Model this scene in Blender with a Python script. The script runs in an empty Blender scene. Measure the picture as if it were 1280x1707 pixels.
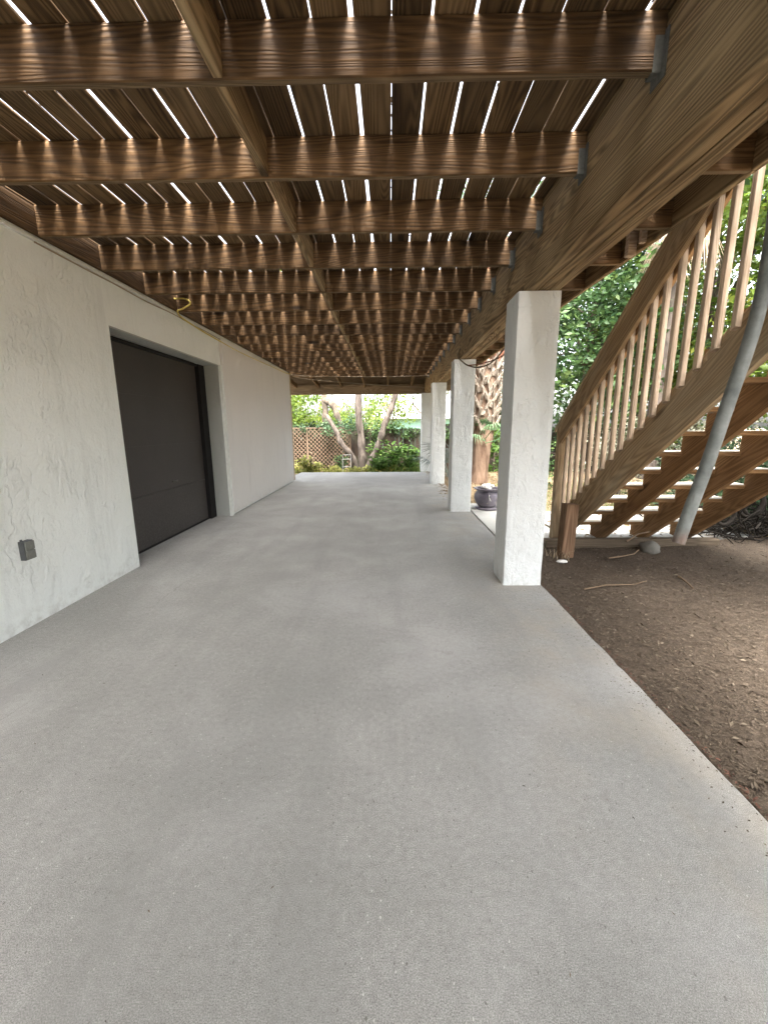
import bpy, math, random
import numpy as np
from mathutils import Vector, Matrix, noise

random.seed(7)
SC = bpy.context.scene
COL = SC.collection
R = math.radians

# ------------------------------------------------------------------ camera, sky, sun, exposure
def setup_camera():
    f, p, yaw, h, roll = 690.4, R(11.55), R(.929), 1.27, R(-.361)
    fw = Vector((-math.sin(yaw) * math.cos(p), math.cos(yaw) * math.cos(p), -math.sin(p)))
    rt = Vector((math.cos(yaw), math.sin(yaw), 0))
    up = rt.cross(fw)
    rt, up = rt * math.cos(roll) + up * math.sin(roll), up * math.cos(roll) - rt * math.sin(roll)
    cam = bpy.data.cameras.new('camera')
    cam.sensor_fit = 'HORIZONTAL'; cam.sensor_width = 36
    cam.lens = f / 1280 * 36
    cam.clip_start = .05; cam.clip_end = 2000
    o = bpy.data.objects.new('camera', cam); COL.objects.link(o)
    m = Matrix.Identity(4)
    for i in range(3):
        m[i][0] = rt[i]; m[i][1] = up[i]; m[i][2] = -fw[i]; m[i][3] = (0, 0, h)[i]
    o.matrix_world = m
    SC.camera = o
setup_camera()
SUN_EL, SUN_AZ = R(62), R(176)          # azimuth clockwise from +Y
w = bpy.data.worlds.new('World'); SC.world = w; w.use_nodes = True
nt = w.node_tree
sky = nt.nodes.new('ShaderNodeTexSky'); sky.sky_type = 'NISHITA'; sky.sun_disc = False
sky.sun_elevation = SUN_EL; sky.sun_rotation = SUN_AZ
sky.dust_density = 5; sky.air_density = 1.0; sky.ozone_density = .6
hs = nt.nodes.new('ShaderNodeHueSaturation'); hs.inputs['Saturation'].default_value = .35
bg = nt.nodes['Background']; bg.inputs['Strength'].default_value = .15
nt.links.new(sky.outputs[0], hs.inputs['Color']); nt.links.new(hs.outputs[0], bg.inputs['Color'])
sl = bpy.data.lights.new('sun', 'SUN'); sl.energy = 2.3; sl.angle = R(30); sl.color = (1, .97, .93)
so = bpy.data.objects.new('sun', sl); COL.objects.link(so)
sd = Vector((math.sin(SUN_AZ) * math.cos(SUN_EL), math.cos(SUN_AZ) * math.cos(SUN_EL), math.sin(SUN_EL)))
so.rotation_euler = sd.to_track_quat('Z', 'Y').to_euler()
SC.view_settings.view_transform = 'Standard'; SC.view_settings.look = 'None'
SC.view_settings.gamma = 1; SC.view_settings.exposure = 3.35
SC.render.engine = 'CYCLES'
SC.cycles.use_denoising = True
SC.cycles.max_bounces = 8; SC.cycles.diffuse_bounces = 6; SC.cycles.glossy_bounces = 3
SC.cycles.transmission_bounces = 3; SC.cycles.transparent_max_bounces = 4
SC.cycles.sample_clamp_indirect = 8
SC.cycles.caustics_reflective = False; SC.cycles.caustics_refractive = False

# ------------------------------------------------------------------ helpers
def tag(o, label=None, cat=None, group=None, kind=None):
    if label: o['label'] = label
    if cat: o['category'] = cat
    if group: o['group'] = group
    if kind: o['kind'] = kind
    return o
def empty(name, loc, label, cat, group=None):
    o = bpy.data.objects.new(name, None); COL.objects.link(o)
    o.location = loc; o.empty_display_size = .2
    return tag(o, label, cat, group)

class MB:
    """collects faces in world space with uv = (along the grain, across it) in metres"""
    def __init__(s): s.v = []; s.f = []; s.uv = []; s.sm = []
    def face(s, pts, uvs, smooth=False):
        n = len(s.v); s.v += [tuple(p) for p in pts]
        s.f.append(tuple(range(n, n + len(pts)))); s.uv += list(uvs); s.sm.append(smooth)
    def grid(s, rows, uvr, closed=False, smooth=True):
        n = len(s.v); nc = len(rows[0])
        for r in rows: s.v += [tuple(p) for p in r]
        for i in range(len(rows) - 1):
            for j in range(nc if closed else nc - 1):
                k = (j + 1) % nc
                s.f.append((n + i * nc + j, n + i * nc + k, n + (i + 1) * nc + k, n + (i + 1) * nc + j))
                a, b = j, j + 1
                s.uv += [uvr(i, a), uvr(i, b), uvr(i + 1, b), uvr(i + 1, a)]
                s.sm.append(smooth)
    def board(s, p0, p1, wd, th, wdir, ch=.004, cut0=None, cut1=None):
        """plank from p0 to p1 (centre line), width wd along wdir, thickness th"""
        p0, p1 = Vector(p0), Vector(p1); ax = p1 - p0; L = ax.length; ax.normalize()
        wv = Vector(wdir); wv = (wv - ax * wv.dot(ax)).normalized(); tv = ax.cross(wv)
        a, b = wd / 2, th / 2; c = min(ch, b * .6)
        prof = [(a - c, -b), (a, -b + c), (a, b - c), (a - c, b), (-a + c, b), (-a, b - c), (-a, -b + c), (-a + c, -b)]
        ou, ov = random.uniform(0, 60), random.uniform(0, 60)
        per = [0]
        for i in range(8):
            q, r_ = prof[i], prof[(i + 1) % 8]; per.append(per[-1] + math.dist(q, r_))
        def pt(base, q, cut):
            P = base + wv * q[0] + tv * q[1]
            if cut is not None:                       # slide along the axis onto the cutting plane through base
                n = Vector(cut); P = P - ax * ((P - base).dot(n) / ax.dot(n))
            return P
        A = [pt(p0, q, cut0) for q in prof]; B = [pt(p1, q, cut1) for q in prof]
        for i in range(8):
            j = (i + 1) % 8
            s.face([A[i], A[j], B[j], B[i]], [(ou, ov + per[i]), (ou, ov + per[i + 1]), (ou + L, ov + per[i + 1]), (ou + L, ov + per[i])])
        s.face(A[::-1], [(ou + q[1] * 3, ov + q[0]) for q in prof[::-1]])
        s.face(B, [(ou + q[1] * 3, ov + q[0]) for q in prof])
        return s
    def box(s, lo, hi):
        x0, y0, z0 = lo; x1, y1, z1 = hi
        P = lambda i, j, k: ((x0, x1)[i], (y0, y1)[j], (z0, z1)[k])
        for q, ax in (([(0,0,0),(0,0,1),(0,1,1),(0,1,0)],(1,2)), ([(1,0,0),(1,1,0),(1,1,1),(1,0,1)],(1,2)),
                  ([(0,0,0),(1,0,0),(1,0,1),(0,0,1)],(0,2)), ([(0,1,0),(0,1,1),(1,1,1),(1,1,0)],(0,2)),
                  ([(0,0,0),(0,1,0),(1,1,0),(1,0,0)],(0,1)), ([(0,0,1),(1,0,1),(1,1,1),(0,1,1)],(0,1))):
            pts = [P(*t) for t in q]
            s.face(pts, [(p[ax[0]], p[ax[1]]) for p in pts])
        return s
    def tube(s, path, rad, seg=10, caps=True, smooth=True):
        path = [Vector(p) for p in path]; n = len(path)
        if not hasattr(rad, '__len__'): rad = [rad] * n
        rows = []; ref = None; d = 0; ds = []
        for i, p in enumerate(path):
            t = (path[min(i + 1, n - 1)] - path[max(i - 1, 0)]).normalized()
            if ref is None:
                ref = t.cross(Vector((0, 0, 1)))
                if ref.length < .1: ref = Vector((1, 0, 0))
            ref = (ref - t * ref.dot(t)).normalized(); bi = t.cross(ref)
            if i: d += (path[i] - path[i - 1]).length
            ds.append(d)
            rows.append([p + (ref * math.cos(2 * math.pi * k / seg) + bi * math.sin(2 * math.pi * k / seg)) * rad[i] for k in range(seg)])
        s.grid(rows, lambda i, j: (ds[i], j / seg * 6.28 * rad[0]), True, smooth)
        if caps:
            s.face(rows[0][::-1], [(0, 0)] * seg); s.face(rows[-1], [(0, 0)] * seg)
        return s
    def lathe(s, c, prof, seg=28, smooth=True):
        rows = [[(c[0] + r * math.cos(2 * math.pi * k / seg), c[1] + r * math.sin(2 * math.pi * k / seg), c[2] + z) for k in range(seg)] for r, z in prof]
        s.grid(rows, lambda i, j: (j / seg, i * .03), True, smooth); return s
    def build(s, name, mat, parent=None, origin=None):
        org = Vector(origin) if origin else Vector((0, 0, 0))
        if parent is not None:
            q = parent
            while q is not None: org = org + q.location; q = q.parent
            if origin: org = Vector(origin)
        me = bpy.data.meshes.new(name)
        me.from_pydata([(a - org.x, b - org.y, c - org.z) for a, b, c in s.v], [], s.f)
        ul = me.uv_layers.new(name='UVMap')
        ul.data.foreach_set('uv', np.array(s.uv, dtype=np.float32).ravel())
        me.polygons.foreach_set('use_smooth', s.sm)
        me.materials.append(mat); me.update()
        o = bpy.data.objects.new(name, me); COL.objects.link(o)
        if parent is not None:
            o.parent = parent
        else: o.location = org
        return o

def light_bottom(o, mat):  # gives downward faces the tone lightened for floor bounce
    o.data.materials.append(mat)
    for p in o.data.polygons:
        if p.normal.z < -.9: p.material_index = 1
def copy_tree(o, dloc, parent=None):
    c = o.copy(); COL.objects.link(c); c.parent = parent
    if parent is None: c.location = o.location + Vector(dloc)
    for ch in o.children: copy_tree(ch, dloc, c)
    return c

# ------------------------------------------------------------------ material helpers
class NM:
    def __init__(s, name):
        s.m = bpy.data.materials.new(name); s.m.use_nodes = True
        s.t = s.m.node_tree; s.n = s.t.nodes; s.l = s.t.links
        s.b = s.n['Principled BSDF']
        s.b.inputs['Specular IOR Level'].default_value = .25
    def new(s, k, **kw):
        n = s.n.new(k)
        for a, b in kw.items(): setattr(n, a, b)
        return n
    def put(s, inp, v):
        if isinstance(v, bpy.types.NodeSocket): s.l.new(v, inp)
        elif isinstance(v, (tuple, list)) and len(v) == 3 and inp.type == 'RGBA': inp.default_value = (*v, 1)
        else: inp.default_value = v
    def coord(s, which='Object'):
        return s.new('ShaderNodeTexCoord').outputs[which]
    def geo(s): return s.new('ShaderNodeNewGeometry').outputs['Position']
    def map(s, v, sc=(1, 1, 1), loc=(0, 0, 0), rot=(0, 0, 0)):
        n = s.new('ShaderNodeMapping'); s.put(n.inputs['Vector'], v)
        n.inputs['Scale'].default_value = sc; n.inputs['Location'].default_value = loc; n.inputs['Rotation'].default_value = rot
        return n.outputs[0]
    def noise(s, v, sc=1, det=3, rough=.5, dist=0, out=0):
        n = s.new('ShaderNodeTexNoise'); s.put(n.inputs['Vector'], v)
        n.inputs['Scale'].default_value = sc; n.inputs['Detail'].default_value = det
        n.inputs['Roughness'].default_value = rough; n.inputs['Distortion'].default_value = dist
        return n.outputs[out]
    def vor(s, v, sc=1, feat='F1', out=0, rnd=1):
        n = s.new('ShaderNodeTexVoronoi', feature=feat); s.put(n.inputs['Vector'], v)
        n.inputs['Scale'].default_value = sc; n.inputs['Randomness'].default_value = rnd
        return n.outputs[out]
    def math(s, op, a, b=0, c=0, clamp=False):
        n = s.new('ShaderNodeMath', operation=op); n.use_clamp = clamp
        s.put(n.inputs[0], a); s.put(n.inputs[1], b); s.put(n.inputs[2], c)
        return n.outputs[0]
    def ramp(s, v, stops):
        n = s.new('ShaderNodeValToRGB'); s.put(n.inputs[0], v)
        e = n.color_ramp.elements
        while len(e) < len(stops): e.new(.5)
        for q, (p, c) in zip(e, stops):
            q.position = p; q.color = (*c, 1) if isinstance(c, (tuple, list)) else (c, c, c, 1)
        return n.outputs[0]
    def mix(s, f, a, b, mode='MIX'):
        n = s.new('ShaderNodeMix', data_type='RGBA', blend_type=mode)
        s.put(n.inputs[0], f); s.put(n.inputs[6], a); s.put(n.inputs[7], b)
        return n.outputs[2]
    def bump(s, h, strength=.5, dist=.005, nrm=None):
        n = s.new('ShaderNodeBump'); s.put(n.inputs['Height'], h)
        n.inputs['Strength'].default_value = strength; n.inputs['Distance'].default_value = dist
        if nrm: s.l.new(nrm, n.inputs['Normal'])
        return n.outputs[0]
    def done(s, col=None, rough=.8, nrm=None, metal=0):
        if col is not None: s.put(s.b.inputs['Base Color'], col)
        s.put(s.b.inputs['Roughness'], rough); s.put(s.b.inputs['Metallic'], metal)
        if nrm is not None: s.l.new(nrm, s.b.inputs['Normal'])
        return s.m
def rgb(r, g, b): return (r, g, b)

def wood(name, dark, light, ring=.6, grey=None, bump=.5, knots=True, var=.25, green=None, rough=.85, spec=.25):
    m = NM(name); uv = m.coord('UV'); m.b.inputs['Specular IOR Level'].default_value = spec
    ringn = m.noise(m.map(uv, (.42, 6.0, 1)), 1, 1.6, .45, .3)
    rings = m.math('SINE', m.math('MULTIPLY', ringn, 150))
    rings = m.math('MULTIPLY_ADD', rings, .5, .5)
    fib = m.noise(m.map(uv, (5, 230, 1)), 1, 3, .6)
    fib2 = m.noise(m.map(uv, (.9, 75, 1)), 1, 4, .7)
    tone = m.noise(m.map(uv, (.9, 3, 1)), 1, 3, .55)
    g = m.math('ADD', m.math('MULTIPLY', rings, ring), m.math('MULTIPLY', m.math('SUBTRACT', fib2, .25), (1 - ring) * 2))
    g = m.math('ADD', g, m.math('MULTIPLY', m.math('SUBTRACT', fib, .5), .7), clamp=True)
    col = m.mix(g, dark, light)
    if grey: col = m.mix(m.ramp(tone, [(.38, 0), (.62, 1)]), col, m.mix(g, tuple(x * .45 for x in grey), grey))
    oi = m.new('ShaderNodeObjectInfo').outputs['Random']
    k = m.math('MULTIPLY_ADD', oi, var * 2, 1 - var)
    k = m.math('MULTIPLY', k, m.math('MULTIPLY_ADD', tone, 1.1, .45))
    vm = m.new('ShaderNodeVectorMath', operation='SCALE'); m.put(vm.inputs[0], col); m.put(vm.inputs['Scale'], k)
    col = vm.outputs[0]
    if green: col = m.mix(m.ramp(m.noise(m.geo(), 1.7, 4), [(.5, 0), (.7, .7)]), col, green)
    h = m.math('ADD', m.math('MULTIPLY', rings, .5), m.math('MULTIPLY', fib, .8))
    if knots:
        vd = m.vor(m.map(uv, (1.3, 5.2, 1)), 1, 'F1')
        kn = m.ramp(vd, [(.08, 1), (.16, 0)])
        vc = m.vor(m.map(uv, (1.3, 5.2, 1)), 1, 'F1', 1)
        sel = m.new('ShaderNodeSeparateColor'); m.put(sel.inputs[0], vc)
        on = m.math('GREATER_THAN', sel.outputs[0], .52)
        kn = m.math('MULTIPLY', kn, on)
        col = m.mix(m.math('MULTIPLY', kn, .8), col, tuple(x * .35 for x in dark))
    return m.done(col, rough, m.bump(h, bump, .0035))

M = {}
M['joist'] = wood('brown_joist_wood', (.031, .0165, .0068), (.20, .112, .047), .38, bump=1, var=.24, rough=.72, spec=.28)
M['joist_bounce'] = wood('floor_lit_joist_wood', (.085, .055, .029), (.24, .165, .092), .35, bump=.7, var=.15)  # lighter tone paints the floor's bounce light onto joist bottoms
M['decking'] = wood('decking_wood', (.035, .020, .009), (.22, .135, .062), .6, grey=(.20, .13, .066), bump=.8, var=.35)
M['beam'] = wood('beam_wood', (.08, .046, .019), (.43, .285, .145), .68, grey=(.37, .265, .145), bump=1, var=.12)
M['stair'] = wood('stair_wood', (.18, .108, .054), (.52, .355, .195), .45, grey=(.47, .36, .235), bump=.6, var=.14)
M['understair'] = wood('stringer_wood', (.14, .075, .032), (.40, .24, .115), .4, bump=.6, var=.15)
M['baluster'] = wood('baluster_wood', (.30, .215, .145), (.64, .51, .39), .4, bump=.5, knots=False, var=.14)
M['tread_top'] = wood('sunlit_bleached_tread_wood', (.34, .30, .24), (.66, .60, .50), .35, bump=.5, knots=False, var=.1)  # paleness is part weathering, part sunlight painted on the tread tops
M['post'] = wood('red_post_wood', (.085, .045, .025), (.27, .165, .10), .5, bump=.9, var=.1)
M['header'] = wood('header_wood', (.17, .11, .06), (.36, .26, .16), .5, bump=.6, var=.1)
M['fence'] = wood('fence_wood', (.012, .008, .006), (.042, .028, .019), .4, bump=.7, var=.3, green=(.03, .04, .02))
M['lattice'] = wood('lattice_wood', (.07, .046, .030), (.17, .118, .078), .4, bump=.3, knots=False, var=.2)
M['timber'] = wood('edging_wood', (.05, .035, .022), (.17, .13, .09), .5, bump=.9, var=.1)

def stucco(name, col, col2, strength=.8, fine=.4, dirt=True, sc=1):
    m = NM(name); p = m.geo()
    warp = m.noise(p, 3.2, 3, .6, 0, 1)
    vm = m.new('ShaderNodeVectorMath', operation='MULTIPLY_ADD'); m.put(vm.inputs[0], warp); vm.inputs[1].default_value = (.10, .10, .16); m.put(vm.inputs[2], p)
    n1 = m.noise(m.map(vm.outputs[0], (1, 1, .5)), 13 * sc, 6, .62, .25)
    ridge = m.ramp(n1, [(.48, 0), (.55, .9), (.62, 1)])
    edge_ = m.ramp(m.math('ABSOLUTE', m.math('SUBTRACT', n1, .517)), [(0, 1), (.016, 0)])
    msk = m.ramp(m.noise(p, 2.9, 4), [(.42, .05), (.62, 1)])
    ridge = m.math('MULTIPLY', ridge, msk); edge_ = m.math('MULTIPLY', edge_, msk)
    n2 = m.noise(p, 60, 6, .7); n3 = m.noise(p, 9, 3, .5)
    h = m.math('ADD', m.math('MULTIPLY', ridge, .42), m.math('MULTIPLY', n2, fine))
    h = m.math('ADD', h, m.math('MULTIPLY', n3, 1.1))
    c = m.mix(m.noise(p, 1.3, 4), col, col2)
    c = m.mix(m.math('MULTIPLY', edge_, .10), c, tuple(x * .55 for x in col))
    if dirt:
        z = m.new('ShaderNodeSeparateXYZ'); m.put(z.inputs[0], p)
        low = m.ramp(z.outputs[2], [(0, 1), (.16, 0)])
        sp = m.math('MULTIPLY', low, m.ramp(m.noise(p, 14, 4, .7), [(.45, 0), (.7, .45)]))
        c = m.mix(sp, c, (.34, .31, .26))
        st = m.ramp(m.noise(m.map(p, (7, 7, .6)), 1, 4, .6), [(.58, 0), (.8, .35)])
        c = m.mix(st, c, tuple(x * .62 for x in col))
    return m.done(c, .9, m.bump(h, strength, .012))
M['stucco'] = stucco('rough_white_stucco', (.80, .825, .80), (.86, .88, .86), 1.0)
M['stucco_smooth'] = stucco('smooth_grey_plaster', (.66, .63, .61), (.73, .70, .675), .25, .25)
M['stucco_column'] = stucco('white_column_stucco', (.74, .77, .77), (.82, .84, .84), .9, .5)
M['reveal'] = stucco('grey_reveal_stucco', (.36, .37, .35), (.44, .45, .42), .9, .5, False)

def plain(name, col, rough=.6, metal=0, var=.12, sc=20, bump=0):
    m = NM(name); n = m.noise(m.coord(), sc, 4, .6)
    c = m.mix(n, tuple(x * (1 - var * 2) for x in col), tuple(min(1, x * (1 + var)) for x in col))
    return m.done(c, rough, m.bump(n, bump, .003) if bump else None, metal)
M['trim'] = plain('white_trim_paint', (.74, .75, .72), .6)
M['tan_trim'] = plain('tan_trim', (.50, .40, .27), .7)
M['galv'] = plain('galvanised_steel', (.15, .15, .135), .7, .4, .3, 60)
M['outlet'] = plain('grey_outlet_plastic', (.20, .205, .185), .6, 0, .2, 40)
M['outlet_dark'] = plain('dark_outlet_box', (.10, .105, .11), .6, 0, .2, 40)
M['black'] = plain('black_jamb_paint', (.012, .011, .011), .8)
M['yellow'] = plain('yellow_cable_jacket', (.55, .42, .10), .5)
M['cable'] = plain('dark_cable_jacket', (.10, .075, .05), .6)
M['pale_cable'] = plain('pale_cable_jacket', (.36, .29, .21), .6)
M['shell'] = plain('pale_shell', (.72, .70, .66), .7, 0, .2, 30, .5)
M['rock'] = plain('grey_rock', (.16, .15, .13), .9, 0, .3, 14, .8)
M['white_metal'] = plain('white_metal', (.5, .5, .48), .4)
M['twig'] = plain('dry_twig', (.20, .14, .09), .9, 0, .3, 30)
M['vine'] = plain('dark_vine_stem', (.018, .014, .010), .9, 0, .3, 30)
M['mint'] = plain('mint_wall_paint', (.20, .36, .29), .8, 0, .05, 3)
M['roof'] = plain('pale_roof', (.42, .42, .41), .7, 0, .05, 3)
M['soil'] = plain('dark_soil', (.05, .04, .03), 1, 0, .4, 60, 1)

def door_mat():
    m = NM('dark_door_paint'); p = m.geo()
    g = m.noise(m.map(p, (1, 3, 90)), 1, 4, .6)
    d = m.noise(p, 1.6, 4, .6); sp = m.noise(p, 60, 3, .7)
    c = m.mix(d, (.040, .034, .032), (.062, .053, .051))
    z = m.new('ShaderNodeSeparateXYZ'); m.put(z.inputs[0], p)
    dust = m.math('MULTIPLY', m.ramp(z.outputs[2], [(0, .8), (.8, .12)]), m.ramp(sp, [(.4, 0), (.75, .6)]))
    c = m.mix(dust, c, (.15, .14, .13))
    return m.done(c, .55, m.bump(g, .35, .002))
M['door'] = door_mat()

def pipe_mat():
    m = NM('weathered_grey_pipe'); p = m.geo()
    c = m.mix(m.ramp(m.noise(p, 9, 5, .65), [(.3, 0), (.75, 1)]), (.10, .112, .108), (.255, .27, .26))
    c = m.mix(m.ramp(m.noise(m.map(p, (30, 30, 3)), 1, 4), [(.6, 0), (.72, .6)]), c, (.07, .06, .045))
    z = m.new('ShaderNodeSeparateXYZ'); m.put(z.inputs[0], p)
    c = m.mix(m.math('MULTIPLY', m.ramp(z.outputs[2], [(.69, 1), (.76, 0)]), m.noise(p, 25, 3)), c, (.16, .07, .04))
    return m.done(c, .55, m.bump(m.noise(p, 80, 3), .3, .002))
M['pipe'] = pipe_mat()

def pot_mat():
    m = NM('glazed_slate_pot'); p = m.coord()
    c = m.mix(m.ramp(m.noise(p, 5, 4), [(.35, 0), (.7, 1)]), (.085, .075, .095), (.21, .19, .22))
    c = m.mix(m.ramp(m.noise(m.map(p, (1, 1, 2)), 17, 4, .7), [(.6, 0), (.72, .7)]), c, (.38, .35, .28))
    return m.done(c, .32, m.bump(m.noise(p, 30, 3), .3, .003))
M['pot'] = pot_mat()

def concrete_mat():
    m = NM('worn_concrete'); p = m.geo()
    big = m.noise(p, .55, 4, .55, .3); mid = m.noise(p, 2.4, 5, .6); fin = m.noise(p, 42, 4, .7)
    vf = m.noise(p, 330, 4, .75)
    c = m.mix(m.ramp(big, [(.3, 0), (.7, 1)]), (.265, .260, .247), (.42, .41, .39))
    c = m.mix(m.ramp(mid, [(.35, .55), (.62, 0)]), c, (.27, .265, .25))
    c = m.mix(.55, c, m.ramp(fin, [(.25, .25), (.5, .48), (.8, .72)]), 'SOFT_LIGHT')
    c = m.mix(.8, c, m.ramp(vf, [(.32, .1), (.68, .9)]), 'OVERLAY')
    # pale aggregate chips
    pe = m.map(m.mix(.012, p, m.noise(p, 30, 2, .5, 0, 1), 'ADD'), (1, .62, 1)); cell = m.vor(pe, 120, 'F1', 0); cc = m.vor(pe, 120, 'F1', 1)
    s = m.new('ShaderNodeSeparateColor'); m.put(s.inputs[0], cc)
    patch = m.ramp(m.noise(p, 2.1, 3), [(.40, 0), (.66, 1)])
    thr = m.math('MULTIPLY_ADD', patch, -.075, .992)
    chip = m.math('MULTIPLY', m.math('GREATER_THAN', s.outputs[0], thr), m.math('LESS_THAN', cell, .22))
    c = m.mix(m.math('MULTIPLY', chip, .6), c, (.70, .69, .65))
    dk = m.math('MULTIPLY', m.math('GREATER_THAN', s.outputs[1], .972), m.math('LESS_THAN', cell, .28))
    c = m.mix(m.math('MULTIPLY', dk, .7), c, (.12, .115, .10))
    # rusty / tan staining near the garden edge and by the columns
    xyz = m.new('ShaderNodeSeparateXYZ'); m.put(xyz.inputs[0], p)
    edge = m.ramp(m.math('ADD', xyz.outputs[0], m.math('MULTIPLY_ADD', m.noise(p, 1.7, 3), .9, -.45)), [(.45, 0), (1.15, 1)])
    st = m.math('MULTIPLY', edge, m.ramp(m.noise(p, 2.9, 4, .6), [(.42, 0), (.66, .32)]))
    c = m.mix(st, c, (.40, .335, .25))
    sk = m.noise(m.map(p, (3.2, .45, 1), rot=(0, 0, .05)), 1, 4, .6, .4)
    c = m.mix(m.ramp(sk, [(.50, 0), (.68, .45)]), c, (.25, .245, .235))
    c = m.mix(m.ramp(m.noise(m.map(p, (1, 1, 1), loc=(7, 3, 0)), 1.1, 5, .6, .6), [(.50, 0), (.70, .25)]), c, (.49, .485, .47))
    c = m.mix(m.ramp(m.noise(m.map(p, (1, 1, 1), loc=(2, 9, 0)), 7, 5, .7, .3), [(.60, 0), (.72, .35)]), c, (.24, .23, .21))
    wh = m.math('MULTIPLY', m.ramp(xyz.outputs[0], [(1.03, 0), (1.2, .55)]), m.ramp(m.noise(p, 5, 4), [(.4, .2), (.6, 1)]))
    c = m.mix(wh, c, (.46, .445, .41))
    # long fine settling crack along the wall and dirt in front of the columns
    cr = m.math('ABSOLUTE', m.math('SUBTRACT', m.math('ADD', xyz.outputs[0], m.math('MULTIPLY', m.noise(p, 2.2, 5, .7), .22)), -1.62))
    cr = m.math('MULTIPLY', m.ramp(cr, [(0, .45), (.006, 0)]), m.ramp(m.noise(p, 1.1, 2), [(.45, 0), (.6, 1)]))
    c = m.mix(cr, c, (.17, .165, .15))
    h = m.math('ADD', m.math('MULTIPLY', fin, .7), m.math('MULTIPLY', vf, .6))
    return m.done(c, .82, m.bump(h, .28, .003))
M['concrete'] = concrete_mat()
def pad_mat():
    m = NM('pale_concrete'); p = m.geo()
    c = m.mix(m.ramp(m.noise(p, 1.5, 5), [(.3, 0), (.7, 1)]), (.42, .41, .38), (.58, .57, .54))
    c = m.mix(m.ramp(m.noise(p, 6, 5, .7), [(.55, 0), (.75, .6)]), c, (.28, .24, .17))
    return m.done(c, .9, m.bump(m.noise(p, 60, 4), .4, .004))
M['pad'] = pad_mat()
def earth_mat(name, a, b, c2, sc=1):
    m = NM(name); p = m.geo()
    c = m.mix(m.ramp(m.noise(p, 1.4 * sc, 5, .6), [(.35, 0), (.65, 1)]), a, b)
    c = m.mix(m.ramp(m.noise(p, 38 * sc, 5, .75), [(.35, 0), (.7, 1)]), c, c2)
    c = m.mix(m.ramp(m.noise(m.map(p, (1, 2.2, 1)), 120 * sc, 3, .7), [(.56, 0), (.68, .6)]), c, tuple(min(1, x * 2.2) for x in b))
    h = m.math('ADD', m.noise(p, 70, 5, .75), m.math('MULTIPLY', m.noise(p, 12, 3), 1.2))
    return m.done(c, 1, m.bump(h, .9, .012))
M['mulch'] = earth_mat('brown_mulch', (.09, .067, .048), (.14, .106, .077), (.055, .042, .030))
M['earth'] = earth_mat('leafy_earth', (.21, .155, .095), (.28, .22, .135), (.11, .08, .045))
M['grassy'] = earth_mat('grass_ground', (.10, .16, .04), (.20, .22, .08), (.22, .17, .09))

def leaf_mat(name, a, b, c3=None, trans=.35, rough=.5):
    m = NM(name)
    at = m.new('ShaderNodeAttribute', attribute_name='leaf_var').outputs['Fac']
    stops = [(0, a), (.6, b)] + ([(1, c3)] if c3 else [])
    c = m.ramp(at, stops)
    m.b.inputs['Roughness'].default_value = rough
    m.put(m.b.inputs['Base Color'], c)
    tr = m.new('ShaderNodeBsdfTranslucent'); m.put(tr.inputs['Color'], c)
    mx = m.new('ShaderNodeMixShader'); mx.inputs[0].default_value = trans
    m.l.new(m.b.outputs[0], mx.inputs[1]); m.l.new(tr.outputs[0], mx.inputs[2])
    m.l.new(mx.outputs[0], m.n['Material Output'].inputs[0])
    return m.m
M['leaf_lime'] = leaf_mat('lime_leaves', (.045, .08, .014), (.12, .18, .026), (.26, .28, .05), .45)
M['leaf_mid'] = leaf_mat('mid_green_leaves', (.02, .05, .018), (.06, .11, .035), (.14, .20, .06), .38)
M['leaf_dark'] = leaf_mat('dark_green_leaves', (.03, .065, .035), (.075, .13, .06), (.15, .22, .11), .4)
M['leaf_deep'] = leaf_mat('deep_green_leaves', (.008, .014, .006), (.022, .036, .014), (.05, .07, .03), .2)
M['leaf_bright'] = leaf_mat('bright_plant_leaves', (.05, .11, .022), (.12, .22, .045), (.24, .33, .09), .4)
M['leaf_pale'] = leaf_mat('pale_shrub_leaves', (.10, .11, .07), (.26, .26, .18), (.50, .48, .38), .3)
M['leaf_yellow'] = leaf_mat('yellow_ground_leaves', (.12, .13, .03), (.26, .27, .06), (.40, .36, .10), .35)
M['frond'] = leaf_mat('palm_frond', (.05, .10, .05), (.12, .21, .10), (.24, .32, .20), .3)
M['frond_silver'] = leaf_mat('silver_palmetto_frond', (.09, .12, .11), (.18, .23, .21), (.34, .38, .36), .2)
M['frond_dead'] = leaf_mat('dead_palm_frond', (.22, .16, .10), (.40, .31, .21), (.55, .46, .34), .2)
M['litter'] = leaf_mat('mulch_chips', (.055, .040, .030), (.12, .093, .066), (.22, .18, .13), .0, .95)
M['red_litter'] = leaf_mat('red_mulch_chips', (.06, .03, .022), (.14, .065, .045), (.22, .12, .085), .0, .95)
M['leaf_litter'] = leaf_mat('fallen_leaves', (.10, .065, .03), (.24, .165, .09), (.42, .33, .20), .1, .9)
def bark_mat(name, a, b, s=1):
    m = NM(name); p = m.geo()
    n = m.noise(m.map(p, (9 * s, 9 * s, 2.2 * s)), 1, 5, .65, .5)
    c = m.mix(m.ramp(n, [(.35, 0), (.65, 1)]), a, b)
    return m.done(c, .95, m.bump(n, .9, .03))
M['bark'] = bark_mat('grey_brown_bark', (.035, .027, .022), (.14, .115, .095))
M['bark_dark'] = bark_mat('dark_bark', (.05, .04, .03), (.15, .12, .09))
M['palm_bark'] = bark_mat('orange_palm_bark', (.10, .060, .040), (.24, .165, .115))
M['boot'] = bark_mat('palm_boot', (.11, .085, .062), (.34, .285, .23), 2)
M['boot_red'] = bark_mat('red_palm_fibre', (.16, .06, .035), (.32, .16, .105), 2)

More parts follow.
